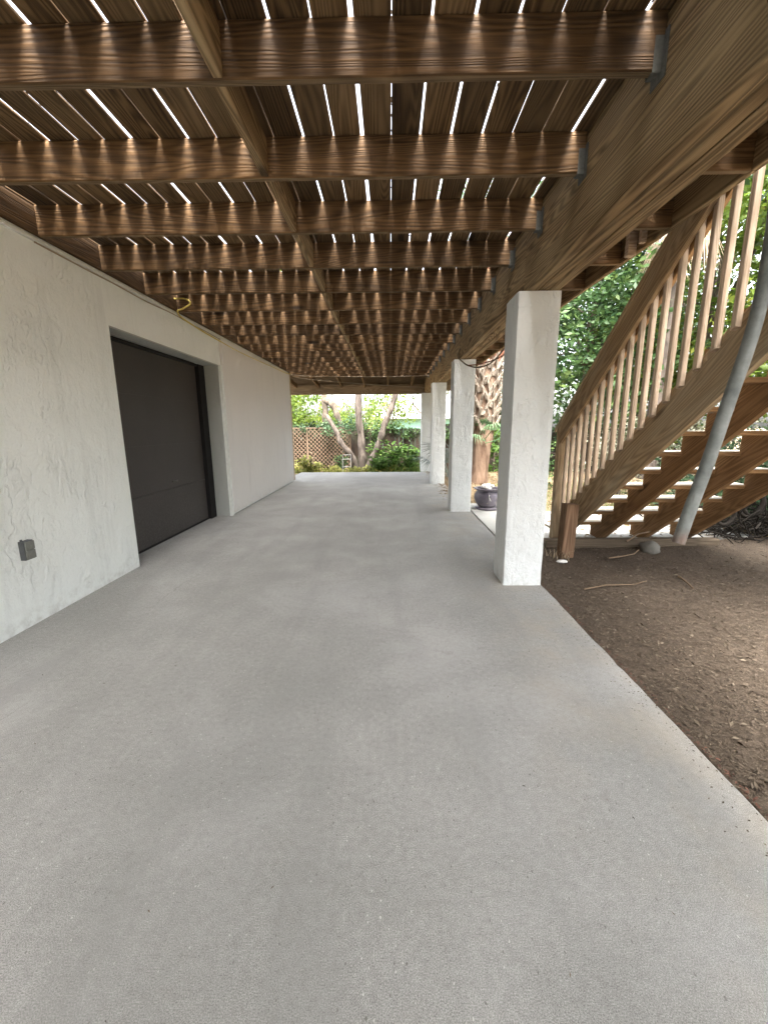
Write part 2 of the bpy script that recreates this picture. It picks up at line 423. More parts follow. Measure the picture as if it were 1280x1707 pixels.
# ------------------------------------------------------------------ leaf mesh generator
def leaves(name, mat, pts, size, nrm_up=.3, aspect=.45, parent=None, origin=(0, 0, 0), seed=1, droop=0, flat=False, dirs=None, var=None):
    """many folded leaf blades (4 corners, 2 triangles) at pts (N,3)"""
    rg = np.random.default_rng(seed); pts = np.asarray(pts, float); n = len(pts)
    d = rg.normal(size=(n, 3)); d[:, 2] = d[:, 2] * (.12 if flat else .6) - droop
    if dirs is not None: d = np.asarray(dirs) + d * .18
    d /= np.linalg.norm(d, axis=1)[:, None]
    u = rg.normal(size=(n, 3)) * (1 - nrm_up); u[:, 2] += nrm_up * 2.2
    s = np.cross(d, u); s /= np.linalg.norm(s, axis=1)[:, None] + 1e-9
    nn = np.cross(s, d)
    sz = np.asarray(size) * rg.uniform(.6, 1.35, n) if not hasattr(size, '__len__') else rg.uniform(size[0], size[1], n)
    sz = sz[:, None]
    a = pts - d * sz * .5; b = pts + d * sz * .5
    l = pts + s * sz * aspect * .5 + nn * sz * .07; r_ = pts - s * sz * aspect * .5 + nn * sz * .07
    V = np.stack([a, l, b, r_], 1).reshape(-1, 3) - np.array(origin)
    me = bpy.data.meshes.new(name)
    me.vertices.add(4 * n); me.vertices.foreach_set('co', V.astype(np.float32).ravel())
    me.loops.add(6 * n); me.polygons.add(2 * n)
    base = np.arange(n)[:, None] * 4
    idx = (base + np.array([0, 1, 2, 0, 2, 3])).ravel()
    me.loops.foreach_set('vertex_index', idx.astype(np.int32))
    me.polygons.foreach_set('loop_start', np.arange(0, 6 * n, 3, dtype=np.int32))
    me.update(calc_edges=True)
    at = me.attributes.new('leaf_var', 'FLOAT', 'POINT')
    vv = rg.beta(1.6, 2.2, n) if var is None else np.clip(var + rg.normal(0, .15, n), 0, 1)
    at.data.foreach_set('value', np.repeat(vv, 4).astype(np.float32))
    me.materials.append(mat)
    o = bpy.data.objects.new(name, me); COL.objects.link(o)
    if parent is not None: o.parent = parent
    else: o.location = origin
    return o
def cloud(clumps, per, rg, shell=.5):
    """points spread through clumps: (x,y,z,r)"""
    out = []; var = []
    for (x, y, z, r) in clumps:
        k = max(4, int(per * (r ** 2)))
        d = rg.normal(size=(k, 3)); d /= np.linalg.norm(d, axis=1)[:, None]
        rr = r * rg.uniform(shell, 1.08, k) ** .8
        out.append(np.array([x, y, z]) + d * rr[:, None] * np.array([1, 1, .78])); var.append(np.full(k, rg.uniform(.2, .75)))
    return np.concatenate(out), np.concatenate(var)
def clumps_in(lo, hi, n, r0, r1, rg, keep=None):
    res = []
    while len(res) < n:
        p = rg.uniform(lo, hi)
        if keep and not keep(p): continue
        res.append((*p, rg.uniform(r0, r1)))
    return res

def M_LITTER(): return M['litter']
# ================================================================== GROUND
def ground():
    xs = np.concatenate([np.linspace(-200, -12, 8), np.linspace(-10, 14, 49), np.linspace(16, 200, 8)])
    ys = np.concatenate([np.linspace(-60, -6, 6), np.linspace(-5, 11, 17), np.linspace(11.5, 18, 27), np.linspace(20, 300, 12)])
    b = MB(); rows = []
    for y in ys:
        t = min(max((y - 12.2) / 2.5, 0), 1); z = -.07 - .40 * t * t * (3 - 2 * t)
        rows.append([(x, y, z + .02 * noise.noise((x * .7, y * .7, 0)) * (1 if abs(x) < 30 else 0)) for x in xs])
    b.grid(rows, lambda i, j: (i, j))
    tag(b.build('ground', M['earth']), kind='structure')
ground()

def jag(a, amp, f, s): return a + amp * noise.noise((f, s, .3)) + amp * .5 * noise.noise((f * 3.7, s, 2.3))
def slab():
    b = MB(); z1, z0 = 0, -.12
    X0, X1, Y0, Y1 = -2.60, 1.238, -6.0, 12.03
    n = 360; ys = [Y0 + (Y1 - Y0) * i / n for i in range(n + 1)]
    rows = []
    for y in ys:
        xe = jag(X1, .007, y * 3, 1.0) - .02 * max(0, noise.noise((y * 9, 4.4, 0)) - .35)
        rows.append([(X0, y, z0), (X0, y, z1), (-1, y, z1), (.4, y, z1), (xe - .012, y, z1), (xe, y, z1 - .010), (xe + .004, y, z0)])
    b.grid(rows[::-1], lambda i, j: (i * .05, j), smooth=False)
    b.face([rows[-1][k] for k in (0, 1, 4, 5, 6)], [(0, 0)] * 5)
    b.face([rows[0][k] for k in (6, 5, 4, 1, 0)], [(0, 0)] * 5)
    tag(b.build('carport_slab', M['concrete']), kind='structure')
    b = MB()                                             # pad beside the slab under the pot
    b.box((1.256, 4.62, -.12), (2.02, 6.95, -.004)); tag(b.build('side_path', M['pad']), kind='structure')
    b = MB(); b.box((2.10, 4.78, -.12), (4.3, 6.3, -.02)); tag(b.build('garden_path', M['pad']), kind='structure')
slab()

def mulch():
    b = MB(); X0, X1, Y0, Y1 = 1.15, 5.6, -4.0, 4.62
    nx, ny = 150, 290; rows = []
    for j in range(ny + 1):
        y = Y0 + (Y1 - Y0) * j / ny
        r_ = []
        for i in range(nx + 1):
            x = X0 + (X1 - X0) * i / nx
            z = -.032 + .014 * noise.noise((x * 2.2, y * 2.2, 0)) + .012 * noise.noise((x * 9, y * 9, 1)) + max(0, x - 2.6) * .03
            if i in (0, nx) or j in (0, ny): z = -.11
            r_.append((x, y, z))
        rows.append(r_)
    b.grid(rows, lambda i, j: (i, j))
    tag(b.build('mulch_bed', M['mulch']), kind='structure')
mulch()
def litter():
    rg = np.random.default_rng(3)
    n = 60000
    x = 1.245 + rg.beta(1.0, 1.5, n) * 3.6; y = rg.uniform(.2, 4.6, n)
    z = np.array([-.030 + .014 * noise.noise((a * 2.2, c * 2.2, 0)) + max(0, a - 2.6) * .03 for a, c in zip(x, y)]) + rg.uniform(0, .010, n)
    o = leaves('mulch_chips', M['litter'], np.stack([x, y, z], 1), (.006, .026), .75, .24, flat=True, seed=4)
    tag(o, 'loose brown bark chips and pine needles covering the bed under the stairs', 'mulch', kind='stuff')
    n = 9000; x = 1.26 + rg.beta(1.0, 1.3, n) * 3.2; y = rg.uniform(.3, 4.6, n)
    z = np.array([-.026 + .014 * noise.noise((a * 2.2, c * 2.2, 0)) + max(0, a - 2.6) * .03 for a, c in zip(x, y)]) + rg.uniform(0, .012, n)
    o = leaves('bark_pieces', M['litter'], np.stack([x, y, z], 1), (.012, .038), .5, .38, flat=True, seed=14)
    tag(o, 'larger curled bark pieces and dead leaves strewn over the mulch bed', 'mulch', kind='stuff')
    n = 500; x = 1.236 - np.abs(rg.normal(0, .07, n)); y = rg.uniform(.3, 4.4, n)
    o = leaves('spilled_mulch', M['litter'], np.stack([x, y, np.full(n, .004)], 1), (.004, .014), .8, .5, flat=True, seed=15)
    tag(o, 'crumbs of mulch spilled over the edge of the concrete', 'mulch', kind='stuff')
    n = 700; y = rg.uniform(-.5, 4.4, n); x = 1.252 + np.abs(rg.normal(0, .012, n))
    o = leaves('red_mulch', M['red_litter'], np.stack([x, y, np.full(n, -.018) + rg.uniform(0, .012, n)], 1), (.006, .02), .7, .4, flat=True, seed=5)
    tag(o, 'line of reddish mulch crumbs lying along the concrete edge', 'mulch', kind='stuff')
    # dry leaves under and past the columns
    n = 9000; x = rg.uniform(1.27, 6.2, n); y = rg.uniform(6.9, 13, n)
    p1 = np.stack([x, y, -.055 + rg.uniform(0, .035, n) - .16 * np.clip(y - 12.2, 0, 1)], 1)
    n = 500; x = rg.normal(1.18, .10, n); y = rg.uniform(7.2, 12, n)
    p2 = np.stack([x, y, .004 + rg.uniform(0, .015, n)], 1)
    n = 3500; x = rg.uniform(2.1, 7, n); y = rg.uniform(4.7, 7, n)
    p3 = np.stack([x, y, -.018 + rg.uniform(-.01, .03, n)], 1)[rg.random(n) < .5]
    o = leaves('fallen_leaves', M['leaf_litter'], np.concatenate([p1, p2, p3]), (.03, .09), .6, .45, flat=True, seed=6)
    tag(o, 'dry tan fallen leaves scattered over the garden beyond the columns', 'leaf litter', kind='stuff')
    n = 260; x = rg.uniform(-2.2, 1.15, n); y = rg.uniform(.25, 9, n)
    o = leaves('floor_debris', M['litter'], np.stack([x, y, np.full(n, .0035)], 1), (.005, .016), .8, .3, flat=True, seed=8)
    tag(o, 'tiny dark bits of leaf and grit on the concrete floor', 'debris', kind='stuff')
litter()

# ================================================================== HOUSE (left)
WX = -2.366
house = empty('house', (-2.5, 5, 0), 'white stucco house wall with a dark garage door along the left of the carport', 'house')
def rough_panel(b, xs_fn, y0, y1, z0, z1, step=.05): pass
b = MB()
b.box((-2.62, -4.5, 0), (WX, 3.693, 2.70)).box((-2.62, 3.693, 2.13), (WX, 5.963, 2.70)).box((-2.62, 5.963, 0), (WX, 9.99, 2.70))
b.build('stucco_wall', M['stucco'], house)
b = MB(); b.box((-8, -4.5, 0), (-2.72, 9.99, 2.70)); b.build('house_body', M['stucco'], house)
b = MB(); b.box((WX, 6.035, .035), (WX + .035, 9.96, 2.50)); b.build('smooth_wall_panel', M['stucco_smooth'], house)
b = MB(); b.box((WX, 5.966, .0), (WX + .030, 6.033, 2.13)); b.build('corner_bead', M['trim'], house)
b = MB(); b.box((WX + .0, 9.962, .03), (WX + .045, 10.02, 2.47)); b.build('corner_trim', M['tan_trim'], house)
b = MB(); b.box((-2.560, 5.945, 0), (WX - .003, 5.961, 2.128)).box((-2.56, 3.695, 2.116), (WX - .004, 5.945, 2.1285)); b.build('door_reveal', M['reveal'], house)
b = MB(); b.box((-2.615, 5.77, 0.001), (-2.562, 5.944, 2.115)).box((-2.615, 3.70, 2.085), (-2.575, 5.77, 2.1155)); b.build('door_jamb', M['black'], house)
door = None
b = MB()
for k in range(4):
    z0 = .018 + k * .522 + .03 * (k > 0); b.box((-2.66, 3.695, z0 + (.003 if k == 1 else .0006)), (-2.612, 5.77, z0 + .522 + .03 * (k == 0)))
door = b.build('garage_door', M['door'], house)
b = MB(); b.box((-2.665, 3.7, .02), (-2.64, 5.77, 2.10)).box((-2.655, 3.70, .0), (-2.60, 5.77, .02)); b.build('door_seal', M['black'], door)
b = MB(); b.box((-2.612, 4.90, .640), (-2.600, 5.02, .658)).box((-2.60, 4.93, .643), (-2.590, 4.96, .655)); b.build('door_handle', M['galv'], door)
b = MB(); b.box((-2.612, 3.93, .555), (-2.598, 4.05, .575)).box((-2.60, 3.99, .548), (-2.59, 4.01, .60)); b.build('door_latch', M['black'], door)
# outlet
b = MB(); b.box((WX, 2.500, .447), (WX + .034, 2.572, .570)); ob = b.build('outlet_box', M['outlet_dark'], house)
b = MB(); b.box((WX + .034, 2.506, .452), (WX + .044, 2.570, .507)).box((WX + .034, 2.506, .512), (WX + .044, 2.570, .565)); b.build('outlet_lid', M['outlet'], ob)
b = MB(); b.tube([(WX + .018, 2.51, .570), (WX + .016, 2.506, .582)], .007, 8); b.build('outlet_hinge', M['outlet_dark'], ob)
# thin white trim strip under the ledger
b = MB(); b.board((WX + .012, -1.0, 2.508), (WX + .012, 9.95, 2.508), .028, .024, (0, 0, 1), .004); b.build('wall_trim', M['trim'], house)
b = MB(); b.tube([(WX + .022, y, 2.487 - .010 * abs(math.sin(y * 1.9)) + .004 * math.sin(y * 7)) for y in np.linspace(3.0, 9.98, 60)], .0055, 6); b.build('phone_wire', M['pale_cable'], house)
yc = [(-2.335, 4.80, 2.645), (-2.28, 4.82, 2.652), (-2.22, 4.825, 2.65), (-2.165, 4.82, 2.62), (-2.17, 4.81, 2.585), (-2.24, 4.80, 2.545), (-2.30, 4.80, 2.52), (-2.33, 4.95, 2.49), (-2.335, 5.4, 2.463), (-2.335, 6.0, 2.445), (-2.335, 6.7, 2.43), (-2.335, 7.6, 2.44), (-2.335, 8.6, 2.46), (-2.335, 9.6, 2.475), (-2.31, 9.99, 2.49)]
def spline(P, k=6):
    P = [Vector(p) for p in P]; out = []
    for i in range(len(P) - 1):
        a, b_, c, d = P[max(i - 1, 0)], P[i], P[i + 1], P[min(i + 2, len(P) - 1)]
        for t in range(k):
            t /= k
            out.append(.5 * ((2 * b_) + (c - a) * t + (2 * a - 5 * b_ + 4 * c - d) * t * t + (3 * b_ - a - 3 * c + d) * t ** 3))
    return out + [P[-1]]
b = MB(); b.tube(spline(yc), .0085, 8)
tag(b.build('yellow_cable', M['yellow'], origin=(-2.3, 5, 2.5)), 'yellow cable looping off a joist and running along the top of the wall', 'cable')

# ================================================================== DECK overhead
ZJ, ZD, JH = 2.527, 2.711, .184
deck = empty('wooden_deck', (-.4, 6, 2.5), 'raised brown timber deck overhead with slatted light between its boards', 'deck')
b = MB(); b.board((WX + .021, -4.4, 2.622), (WX + .021, 9.98, 2.622), .172, .038, (0, 0, 1)); b.build('ledger', M['joist'], deck)
YK = [1.799 + .6096 * k for k in range(-10, 16)]
for k, y in enumerate(YK):
    b = MB(); x0 = WX + .042 if y < 9.95 else -3.7
    zc = ZJ + JH / 2 - .001
    wob = random.uniform(-.003, .003)
    b.board((x0, y + .019, zc), (.983, y + .019 + wob, zc), JH, .038, (0, 0, 1), .005); light_bottom(b.build('joist', M['joist'], deck), M['joist_bounce'])
    b = MB(); b.board((1.217, y + .019, zc), (1.818, y + .019, zc), JH, .038, (0, 0, 1), .005); light_bottom(b.build('joist', M['joist'], deck), M['joist_bounce'])
for a, c in zip(YK[:-1], YK[1:]):
    j = random.uniform(-.008, .008)
    b = MB(); b.board((-.632 + j, a + .039, 2.617), (-.632 + j, c - .001, 2.617), .172, .038, (0, 0, 1), .004); b.build('blocking', M['beam'], deck)
# main beam: three plies side by side, joints above the columns
for s0, s1 in ((-4.4, 3.33), (3.333, 6.38), (6.383, 9.50), (9.503, 12.34)):
    for i in range(3):
        x = .985 + .0385 + i * .0765
        b = MB(); dz = (0, .010, .003)[i]; b.board((x, s0, 2.463 + dz / 2), (x, s1, 2.463 + dz / 2), .49, .0725, (0, 0, 1), .010); b.build('beam', M['beam'], deck)
# rim boards on the garden side
ry = [-4.4, 2.42, 5.47, 8.52, 12.34]
for s0, s1 in zip(ry[:-1], ry[1:]):
    b = MB(); b.board((1.840, s0, 2.617), (1.840, s1 - .004, 2.617), .178, .038, (0, 0, 1), .005); b.build('rim_board', M['beam'], deck)
b = MB(); b.board((1.785, 3.40, 2.605), (1.785, 3.45, 2.605), .20, .060, (0, 0, 1)); b.build('post_block', M['baluster'], deck)
b = MB(); b.board((1.79, 3.27, 2.62), (1.79, 3.30, 2.62), .16, .04, (0, 0, 1)); b.build('post_block', M['baluster'], deck)
# joist hangers on the inside of the beam
hang = None
for k, y in enumerate(YK):
    if hang is None:
        b = MB()
        b.box((.980, y - .024, ZJ - .03), (.9845, y + .062, ZJ + .12))
        b.box((.948, y - .0032, ZJ - .003), (.9795, y - .0008, ZJ + .105)); b.box((.948, y + .0388, ZJ - .003), (.9795, y + .0412, ZJ + .105))
        b.box((.948, y - .0032, ZJ - .0072), (.9795, y + .0412, ZJ - .0042))
        hang = b.build('joist_hanger', M['galv'], deck); y00 = y
    else:
        c = hang.copy(); COL.objects.link(c); c.location.y += y - y00
# deck boards
gaps = [(-2.32, 6), (-2.172, 4), (-2.026, 9), (-1.879, 3.5), (-1.737, 8), (-1.59, 6), (-1.452, 5), (-1.31, 11), (-1.162, 2.5), (-1.023, 10), (-.875, 4.5), (-.733, 13),
        (-.584, 2), (-.435, 13), (-.281, 7), (-.137, 18), (.009, 3), (.155, 10), (.311, 13), (.467, 11), (.617, 5), (.761, 4), (.917, 17), (1.074, 5),
        (1.226, 8), (1.378, 6), (1.53, 8), (1.68, 7), (1.862, 0)]
random.seed(11)
xp, gp = -2.366, 0
for gx, gw in gaps:
    gw = gw / 1000 * (1.0 if gx > -.6 else 1.5 if gx > -1.1 else 2.0)
    x0, x1 = xp + gp / 2, gx - gw / 2
    cuts = sorted([random.choice([3.65, 4.26, 4.87, 5.48]), random.choice([7.31, 7.92, 8.53])])
    seg = [-4.4] + cuts + [11.17]
    for s0, s1 in zip(seg[:-1], seg[1:]):
        b = MB(); dx = random.uniform(-.0012, .0012)
        b.board(((x0 + x1) / 2 + dx, s0 + .002, ZD + .0095), ((x0 + x1) / 2 - dx, s1 - .002, ZD + .0095), x1 - x0, .019, (1, 0, 0), .005)
        b.build('deck_board', M['decking'], deck)
    xp, gp = gx, gw
rgd = np.random.default_rng(55); dp = []
for gx, gw in gaps[3:-1]:
    k = 130 if abs(gx - .009) < .01 else int(rgd.integers(6, 34)); yy = rgd.uniform(1.3, 9, k)
    dp.append(np.stack([gx + rgd.uniform(-.004, .004, k), yy, ZD + rgd.uniform(.004, .020, k)], 1))
tag(leaves('gap_debris', M_LITTER(), np.concatenate(dp), (.010, .024), .3, .6, seed=56), 'bits of leaf and grit caught in the gaps between the deck boards', 'debris', kind='stuff')
# last bay darkened by an added black cover; stub rafters down to the header
b = MB(); b.box((-3.75, 11.18, ZD - .02), (1.86, 12.50, ZD + .02)).box((-3.75, 10.0, ZD), (-2.38, 11.178, ZD + .02)); b.build('dark_bay_cover', M['black'], deck)
b = MB(); b.box((-3.75, 12.46, 2.30), (1.86, 12.50, ZD - .021)); b.build('light_stop_board', M['header'], deck)  # added to close off light showing above the header
for x in (-2.7, -2.05, -1.38, -.72, -.06, .6):
    b = MB(); b.board((x, 10.99, 2.60), (x, 12.37, 2.46), .12, .045, (0, 0, 1)); b.build('rafter', M['joist'], deck)
b = MB(); b.board((-3.75, 12.41, 2.352), (-1.93, 12.41, 2.352), .285, .06, (0, 0, 1), .006); b.build('header_beam', M['header'], deck)
b = MB(); b.board((-1.925, 12.41, 2.352), (1.21, 12.41, 2.352), .285, .06, (0, 0, 1), .006); b.build('header_beam', M['header'], deck)
# sagging wires under the far end
def wire(name, mat, P, r, label, k=8):
    b = MB(); b.tube(spline(P, k), r, 6); return tag(b.build(name, mat, origin=P[0]), label, 'wire')
wire('cable', M['pale_cable'], [(-2.32, 10.0, 2.49), (-2.0, 10.2, 2.47), (-.9, 10.6, 2.50), (.2, 10.7, 2.505), (.98, 10.75, 2.53)], .009, 'pale wire stretched from the house corner across to the beam, the upper one')
wire('cable', M['pale_cable'], [(-2.32, 9.99, 2.475), (-2.1, 10.4, 2.44), (-1.3, 11.6, 2.47), (-.3, 12.0, 2.43), (.5, 12.2, 2.40), (.98, 12.25, 2.38)], .009, 'pale sagging wire from the house corner towards the header beam, the lower one')
wire('cable', M['cable'], [(.975, 6.10, 2.34), (.95, 6.16, 2.25), (1.02, 6.17, 2.175), (1.10, 6.15, 2.12), (1.19, 5.9, 2.06), (1.27, 5.5, 2.06), (1.30, 4.9, 2.16), (1.33, 4.4, 2.32), (1.33, 4.25, 2.52)], .010, 'dark wire drooping past the top of the second column under the beam')
wire('cable', M['boot_red'], [(1.10, 6.14, 2.12), (1.25, 6.0, 2.12), (1.4, 5.6, 2.14), (1.5, 5.2, 2.22)], .008, 'reddish wire end splaying out from behind the second column top')

# ================================================================== COLUMNS
def column(i, y0, dx, label):
    X0, X1, Y0, Y1, Z1 = .914 + dx, 1.222 + dx, y0, y0 + .335, 2.214
    b = MB(); nz, nn = 64, 9
    def disp(x, y, z, nx, ny):
        a = .0035 * noise.noise((x * 9 + i * 7, y * 9, z * 9)) + .0022 * noise.noise((x * 30 + i, y * 30, z * 30)) + .004 * noise.noise((i * 3.1, z * 2.1, nx))
        return (x + nx * a, y + ny * a, z)
    ring = []
    for k in range(nn): ring.append((X0 + (X1 - X0) * k / nn, Y0, 0, -1))
    for k in range(nn): ring.append((X1, Y0 + (Y1 - Y0) * k / nn, 1, 0))
    for k in range(nn): ring.append((X1 - (X1 - X0) * k / nn, Y1, 0, 1))
    for k in range(nn): ring.append((X0, Y1 - (Y1 - Y0) * k / nn, -1, 0))
    for q in (0, nn, 2 * nn, 3 * nn):                     # soften the corners
        x, y, a, c = ring[q]; cx, cy = (X0 + X1) / 2, (Y0 + Y1) / 2
        ring[q] = (x + (.004 if x < cx else -.004), y + (.004 if y < cy else -.004), (-1 if x < cx else 1) * .7, (-1 if y < cy else 1) * .7)
    rows = []
    for j in range(nz + 1):
        z = Z1 * j / nz
        rows.append([disp(x, y, z, a, c) for x, y, a, c in ring])
    b.grid(rows, lambda i, j: (i * .03, j * .03), True, False)
    b.face([(x, y, Z1) for x, y, *_ in rows[-1]], [(0, 0)] * len(ring))
    o = b.build('stucco_column', M['stucco_column'], origin=((X0 + X1) / 2, (Y0 + Y1) / 2, 0))
    tag(o, label, 'column', 'square white columns carrying the deck')
column(0, 3.205, 0, 'nearest and largest square white stucco column at the mulch bed edge')
column(1, 6.22, 0, 'second square white stucco column, beside the slate coloured pot')
column(2, 9.33, .0, 'third square white stucco column, between the palm pot column and the last one')
column(3, 12.06, -.03, 'farthest square white stucco column, under the end of the far header beam')

# ================================================================== STAIRS
stairs = empty('staircase', (2.6, 3.4, 0), 'open wooden staircase climbing from the mulch bed to the deck with slatted railing', 'stairs')
S = .70; sdir = Vector((0, -1, S)).normalized()
def zb(y): return .21 + S * (4.314 - y)                # bottom edge of the outer stringer
# outer solid stringer: vertical depth .36
def sloped_plate(x0, x1, pts):
    """polygon pts (y,z) extruded between x0 and x1, uv along the slope"""
    b = MB(); ou = random.uniform(0, 40)
    uv = [(ou + y * sdir.y + z * sdir.z, -y * sdir.z + z * -sdir.y + ou * .3) for y, z in pts]
    uv = [(ou + (-y) * .82 + z * .57, y * .57 + z * .82) for y, z in pts]
    A = [(x0, y, z) for y, z in pts]; B = [(x1, y, z) for y, z in pts]
    b.face(A, uv); b.face(B[::-1], uv[::-1])
    n = len(pts)
    for i in range(n):
        j = (i + 1) % n
        b.face([A[j], A[i], B[i], B[j]], [uv[j], uv[i], (uv[i][0], uv[i][1] + .04), (uv[j][0], uv[j][1] + .04)])
    return b
VD = .385
yt = 1.0
sloped_plate(1.940, 1.980, [(4.60, .0), (4.314 + .3, 0), (4.66, .16), (4.60, zb(4.60) + VD - .01), (yt, zb(yt) + VD), (yt, zb(yt))][1:]).build('stringer', M['stair'], stairs)
rise, run = .17, .23
for x in (2.385, 2.86, 3.33):
    pts = []
    y = 4.85; z = 0; pts.append((y, 0))
    for k in range(1, 16):
        pts.append((y, rise * k)); y -= run
        pts.append((y, rise * k))
        if z > 2.5: break
    yl, zl = pts[-1]
    pts.append((yl, .74 * (4.60 - yl))); pts.append((4.60, 0.0))
    sloped_plate(x, x + .04, pts).build('stringer', M['understair'], stairs)
for k in range(1, 15):
    y = 4.86 - run * (k - 1)
    b = MB(); b.board((1.982, y - .129, rise * k + .02), (3.40, y - .129, rise * k + .02), .262, .036, (0, 1, 0), .004); o = b.build('tread', M['understair'], stairs); o.data.materials.append(M['tread_top'])  # darker wood stands in for shade on the tread edges
    for p in o.data.polygons:
        if p.normal.z > .9: p.material_index = 1
# newel, rails, balusters
b = MB(); b.board((1.905, 4.70, -.05), (1.905, 4.70, 1.26), .09, .09, (0, 1, 0), .006); b.build('newel_post', M['stair'], stairs)
def zr(y): return 1.262 + .76 * (4.74 - y)              # top line of the hand rail
yr = 1.0
b = MB(); b.board((1.883, 4.735, zr(4.735) - .125), (1.883, yr, zr(yr) - .125), .185, .036, (0, 0, 1), .004, (0, 1, 0), (0, 1, 0)); b.build('rail', M['stair'], stairs)
b = MB(); b.board((1.925, 4.80, zr(4.80) + .012), (1.925, yr, zr(yr) + .012), .14, .034, (1, 0, 0), .004, (0, 1, 0), (0, 1, 0)); b.build('rail_cap', M['stair'], stairs)
b = MB(); b.board((1.959, 4.70, zr(4.70) - .14), (1.959, yr, zr(yr) - .14), .14, .034, (0, 0, 1), .004, (0, 1, 0), (0, 1, 0)); b.build('rail', M['understair'], stairs)
y = 4.58
while y > 1.15:
    b = MB(); z0 = zb(y) + VD - .075 ; z1 = zr(y) - .085
    tl = random.uniform(-.004, .004)
    b.board((1.9205, y, z0), (1.9205, y + tl, z1), .036, .036, (0, 1, 0), .003, (0, .45, 1), (0, .7, 1)); b.build('baluster', M['baluster'], stairs)
    y -= .131 * random.uniform(.97, 1.03)
# short stake in front
b = MB(); b.board((1.765, 4.06, -.06), (1.785, 4.07, .515), .128, .118, (1, .1, 0), .008)
o = b.build('wooden_post', M['post'], origin=(1.77, 4.06, 0)); tag(o, 'short reddish brown square post set in the mulch before the stair foot', 'post')
b = MB(); b.board((1.66, 4.42, .012), (3.55, 4.42, .014), .10, .10, (0, 0, 1), .01)
tag(b.build('edging_timber', M['timber'], origin=(2.6, 4.42, 0)), 'long dark weathered timber lying on the ground at the stair foot', 'timber')
# drain pipe hanging from the deck
pp = [(1.494, 2.1, .672), (1.53, 2.1, .847), (1.585, 2.1, 1.091), (1.646, 2.1, 1.41), (1.690, 2.1, 1.63), (1.716, 2.1, 1.83), (1.724, 2.1, 2.05), (1.715, 2.1, 2.26), (1.695, 2.1, 2.50), (1.682, 2.1, 2.708)]
pipe = empty('drain_pipe', (1.672, 2.1, 2.70), 'long grey plastic pipe hanging at a slant from the deck before the stairs', 'pipe')
b = MB(); P = spline(pp, 5); b.tube(P, .030, 20, False)
b.tube(P[::-1], .026, 20, False); b.build('pipe_tube', M['pipe'], pipe)
b = MB(); b.tube([(1.688, 2.1, 2.600), (1.687, 2.1, 2.628)], .034, 20); b.board((1.720, 2.1, 2.614), (1.819, 2.1, 2.614), .028, .004, (0, 0, 1), .001); b.build('pipe_clamp', M['galv'], pipe)

# ================================================================== SMALL THINGS
def rock(name, c, r, mat, label, cat='rock', sq=(1, 1, .7), seed=0, parent=None):
    b = MB(); rows = []
    for i in range(9):
        th = math.pi * i / 8; rw = []
        for j in range(12):
            ph = 2 * math.pi * j / 12; d = Vector((math.sin(th) * math.cos(ph), math.sin(th) * math.sin(ph), math.cos(th)))
            k = r * (1 + .28 * noise.noise(d * 1.6 + Vector((seed, 0, 0))))
            rw.append((c[0] + d.x * k * sq[0], c[1] + d.y * k * sq[1], c[2] + d.z * k * sq[2]))
        rows.append(rw)
    b.grid(rows[::-1], lambda i, j: (i * .1, j * .1), True)
    o = b.build(name, mat, parent, origin=None if parent else c)
    if label: tag(o, label, cat)
    return o
rock('rock', (2.70, 4.20, .02), .10, M['rock'], 'round dark grey rock half buried under the stairs by the timber', seed=3)
rock('shell', (1.66, 3.86, -.012), .045, M['shell'], 'small pale shell lying on the mulch by the reddish post', 'shell', (1.2, .7, .35), 5)
def stick(P, r, label):
    b = MB(); n = len(P); b.tube([Vector(p) for p in P], [r * (1 - .4 * i / (n - 1)) for i in range(n)], 7)
    tag(b.build('stick', M['twig'], origin=P[0]), label, 'stick', None)
stick([(2.50, 3.45, -.015), (2.47, 3.33, -.008), (2.43, 3.18, -.012)], .011, 'short bare stick lying on open mulch right of the nearest column')
stick([(2.15, 3.95, -.01), (2.3, 3.98, .0), (2.45, 4.04, .005), (2.53, 4.1, .03)], .008, 'thin bent stick on the mulch close to the round rock')
stick([(2.52, 4.31, .06), (2.66, 4.36, .13), (2.78, 4.34, .16)], .010, 'bare twig leaning on the ground timber above the rock')
stick([(1.55, 3.15, -.01), (1.75, 3.22, -.004), (2.0, 3.25, -.01), (2.15, 3.33, -.008)], .006, 'long thin twig on the mulch just right of the nearest column base')
def grass_tuft(x, y, z, n, h, mat, label, seed, spread=.05, name='grass_tuft', cat='grass tuft', w_=.005):
    rg = np.random.default_rng(seed); b = MB()
    for i in range(n):
        a = rg.uniform(0, 6.28); l = h * rg.uniform(.5, 1); o = rg.uniform(.2, .9)
        p0 = Vector((x + rg.normal(0, spread), y + rg.normal(0, spread), z))
        dr = Vector((math.cos(a), math.sin(a), 0)); s_ = Vector((-dr.y, dr.x, 0))
        pts = [p0 + dr * l * o * t * t + Vector((0, 0, l * (t - .35 * o * t * t))) for t in (0, .33, .66, 1)]
        for k in range(3):
            wa, wb = w_ * (1 - k / 3.2), w_ * (1 - (k + 1) / 3.2)
            b.face([pts[k] - s_ * wa, pts[k] + s_ * wa, pts[k + 1] + s_ * wb, pts[k + 1] - s_ * wb], [(0, 0)] * 4)
    o = b.build(name, mat, origin=(x, y, z))
    at = o.data.attributes.new('leaf_var', 'FLOAT', 'POINT'); at.data.foreach_set('value', np.repeat(rg.beta(2, 2, len(b.v) // 4), 4).astype(np.float32))
    tag(o, label, cat); return o
grass_tuft(1.72, 4.0, -.03, 40, .16, M['frond_dead'], 'wispy dry grass growing around the foot of the reddish post', 2)
grass_tuft(1.58, 4.46, -.03, 50, .14, M['leaf_mid'], 'low green weed behind the nearest column by the timber end', 6)

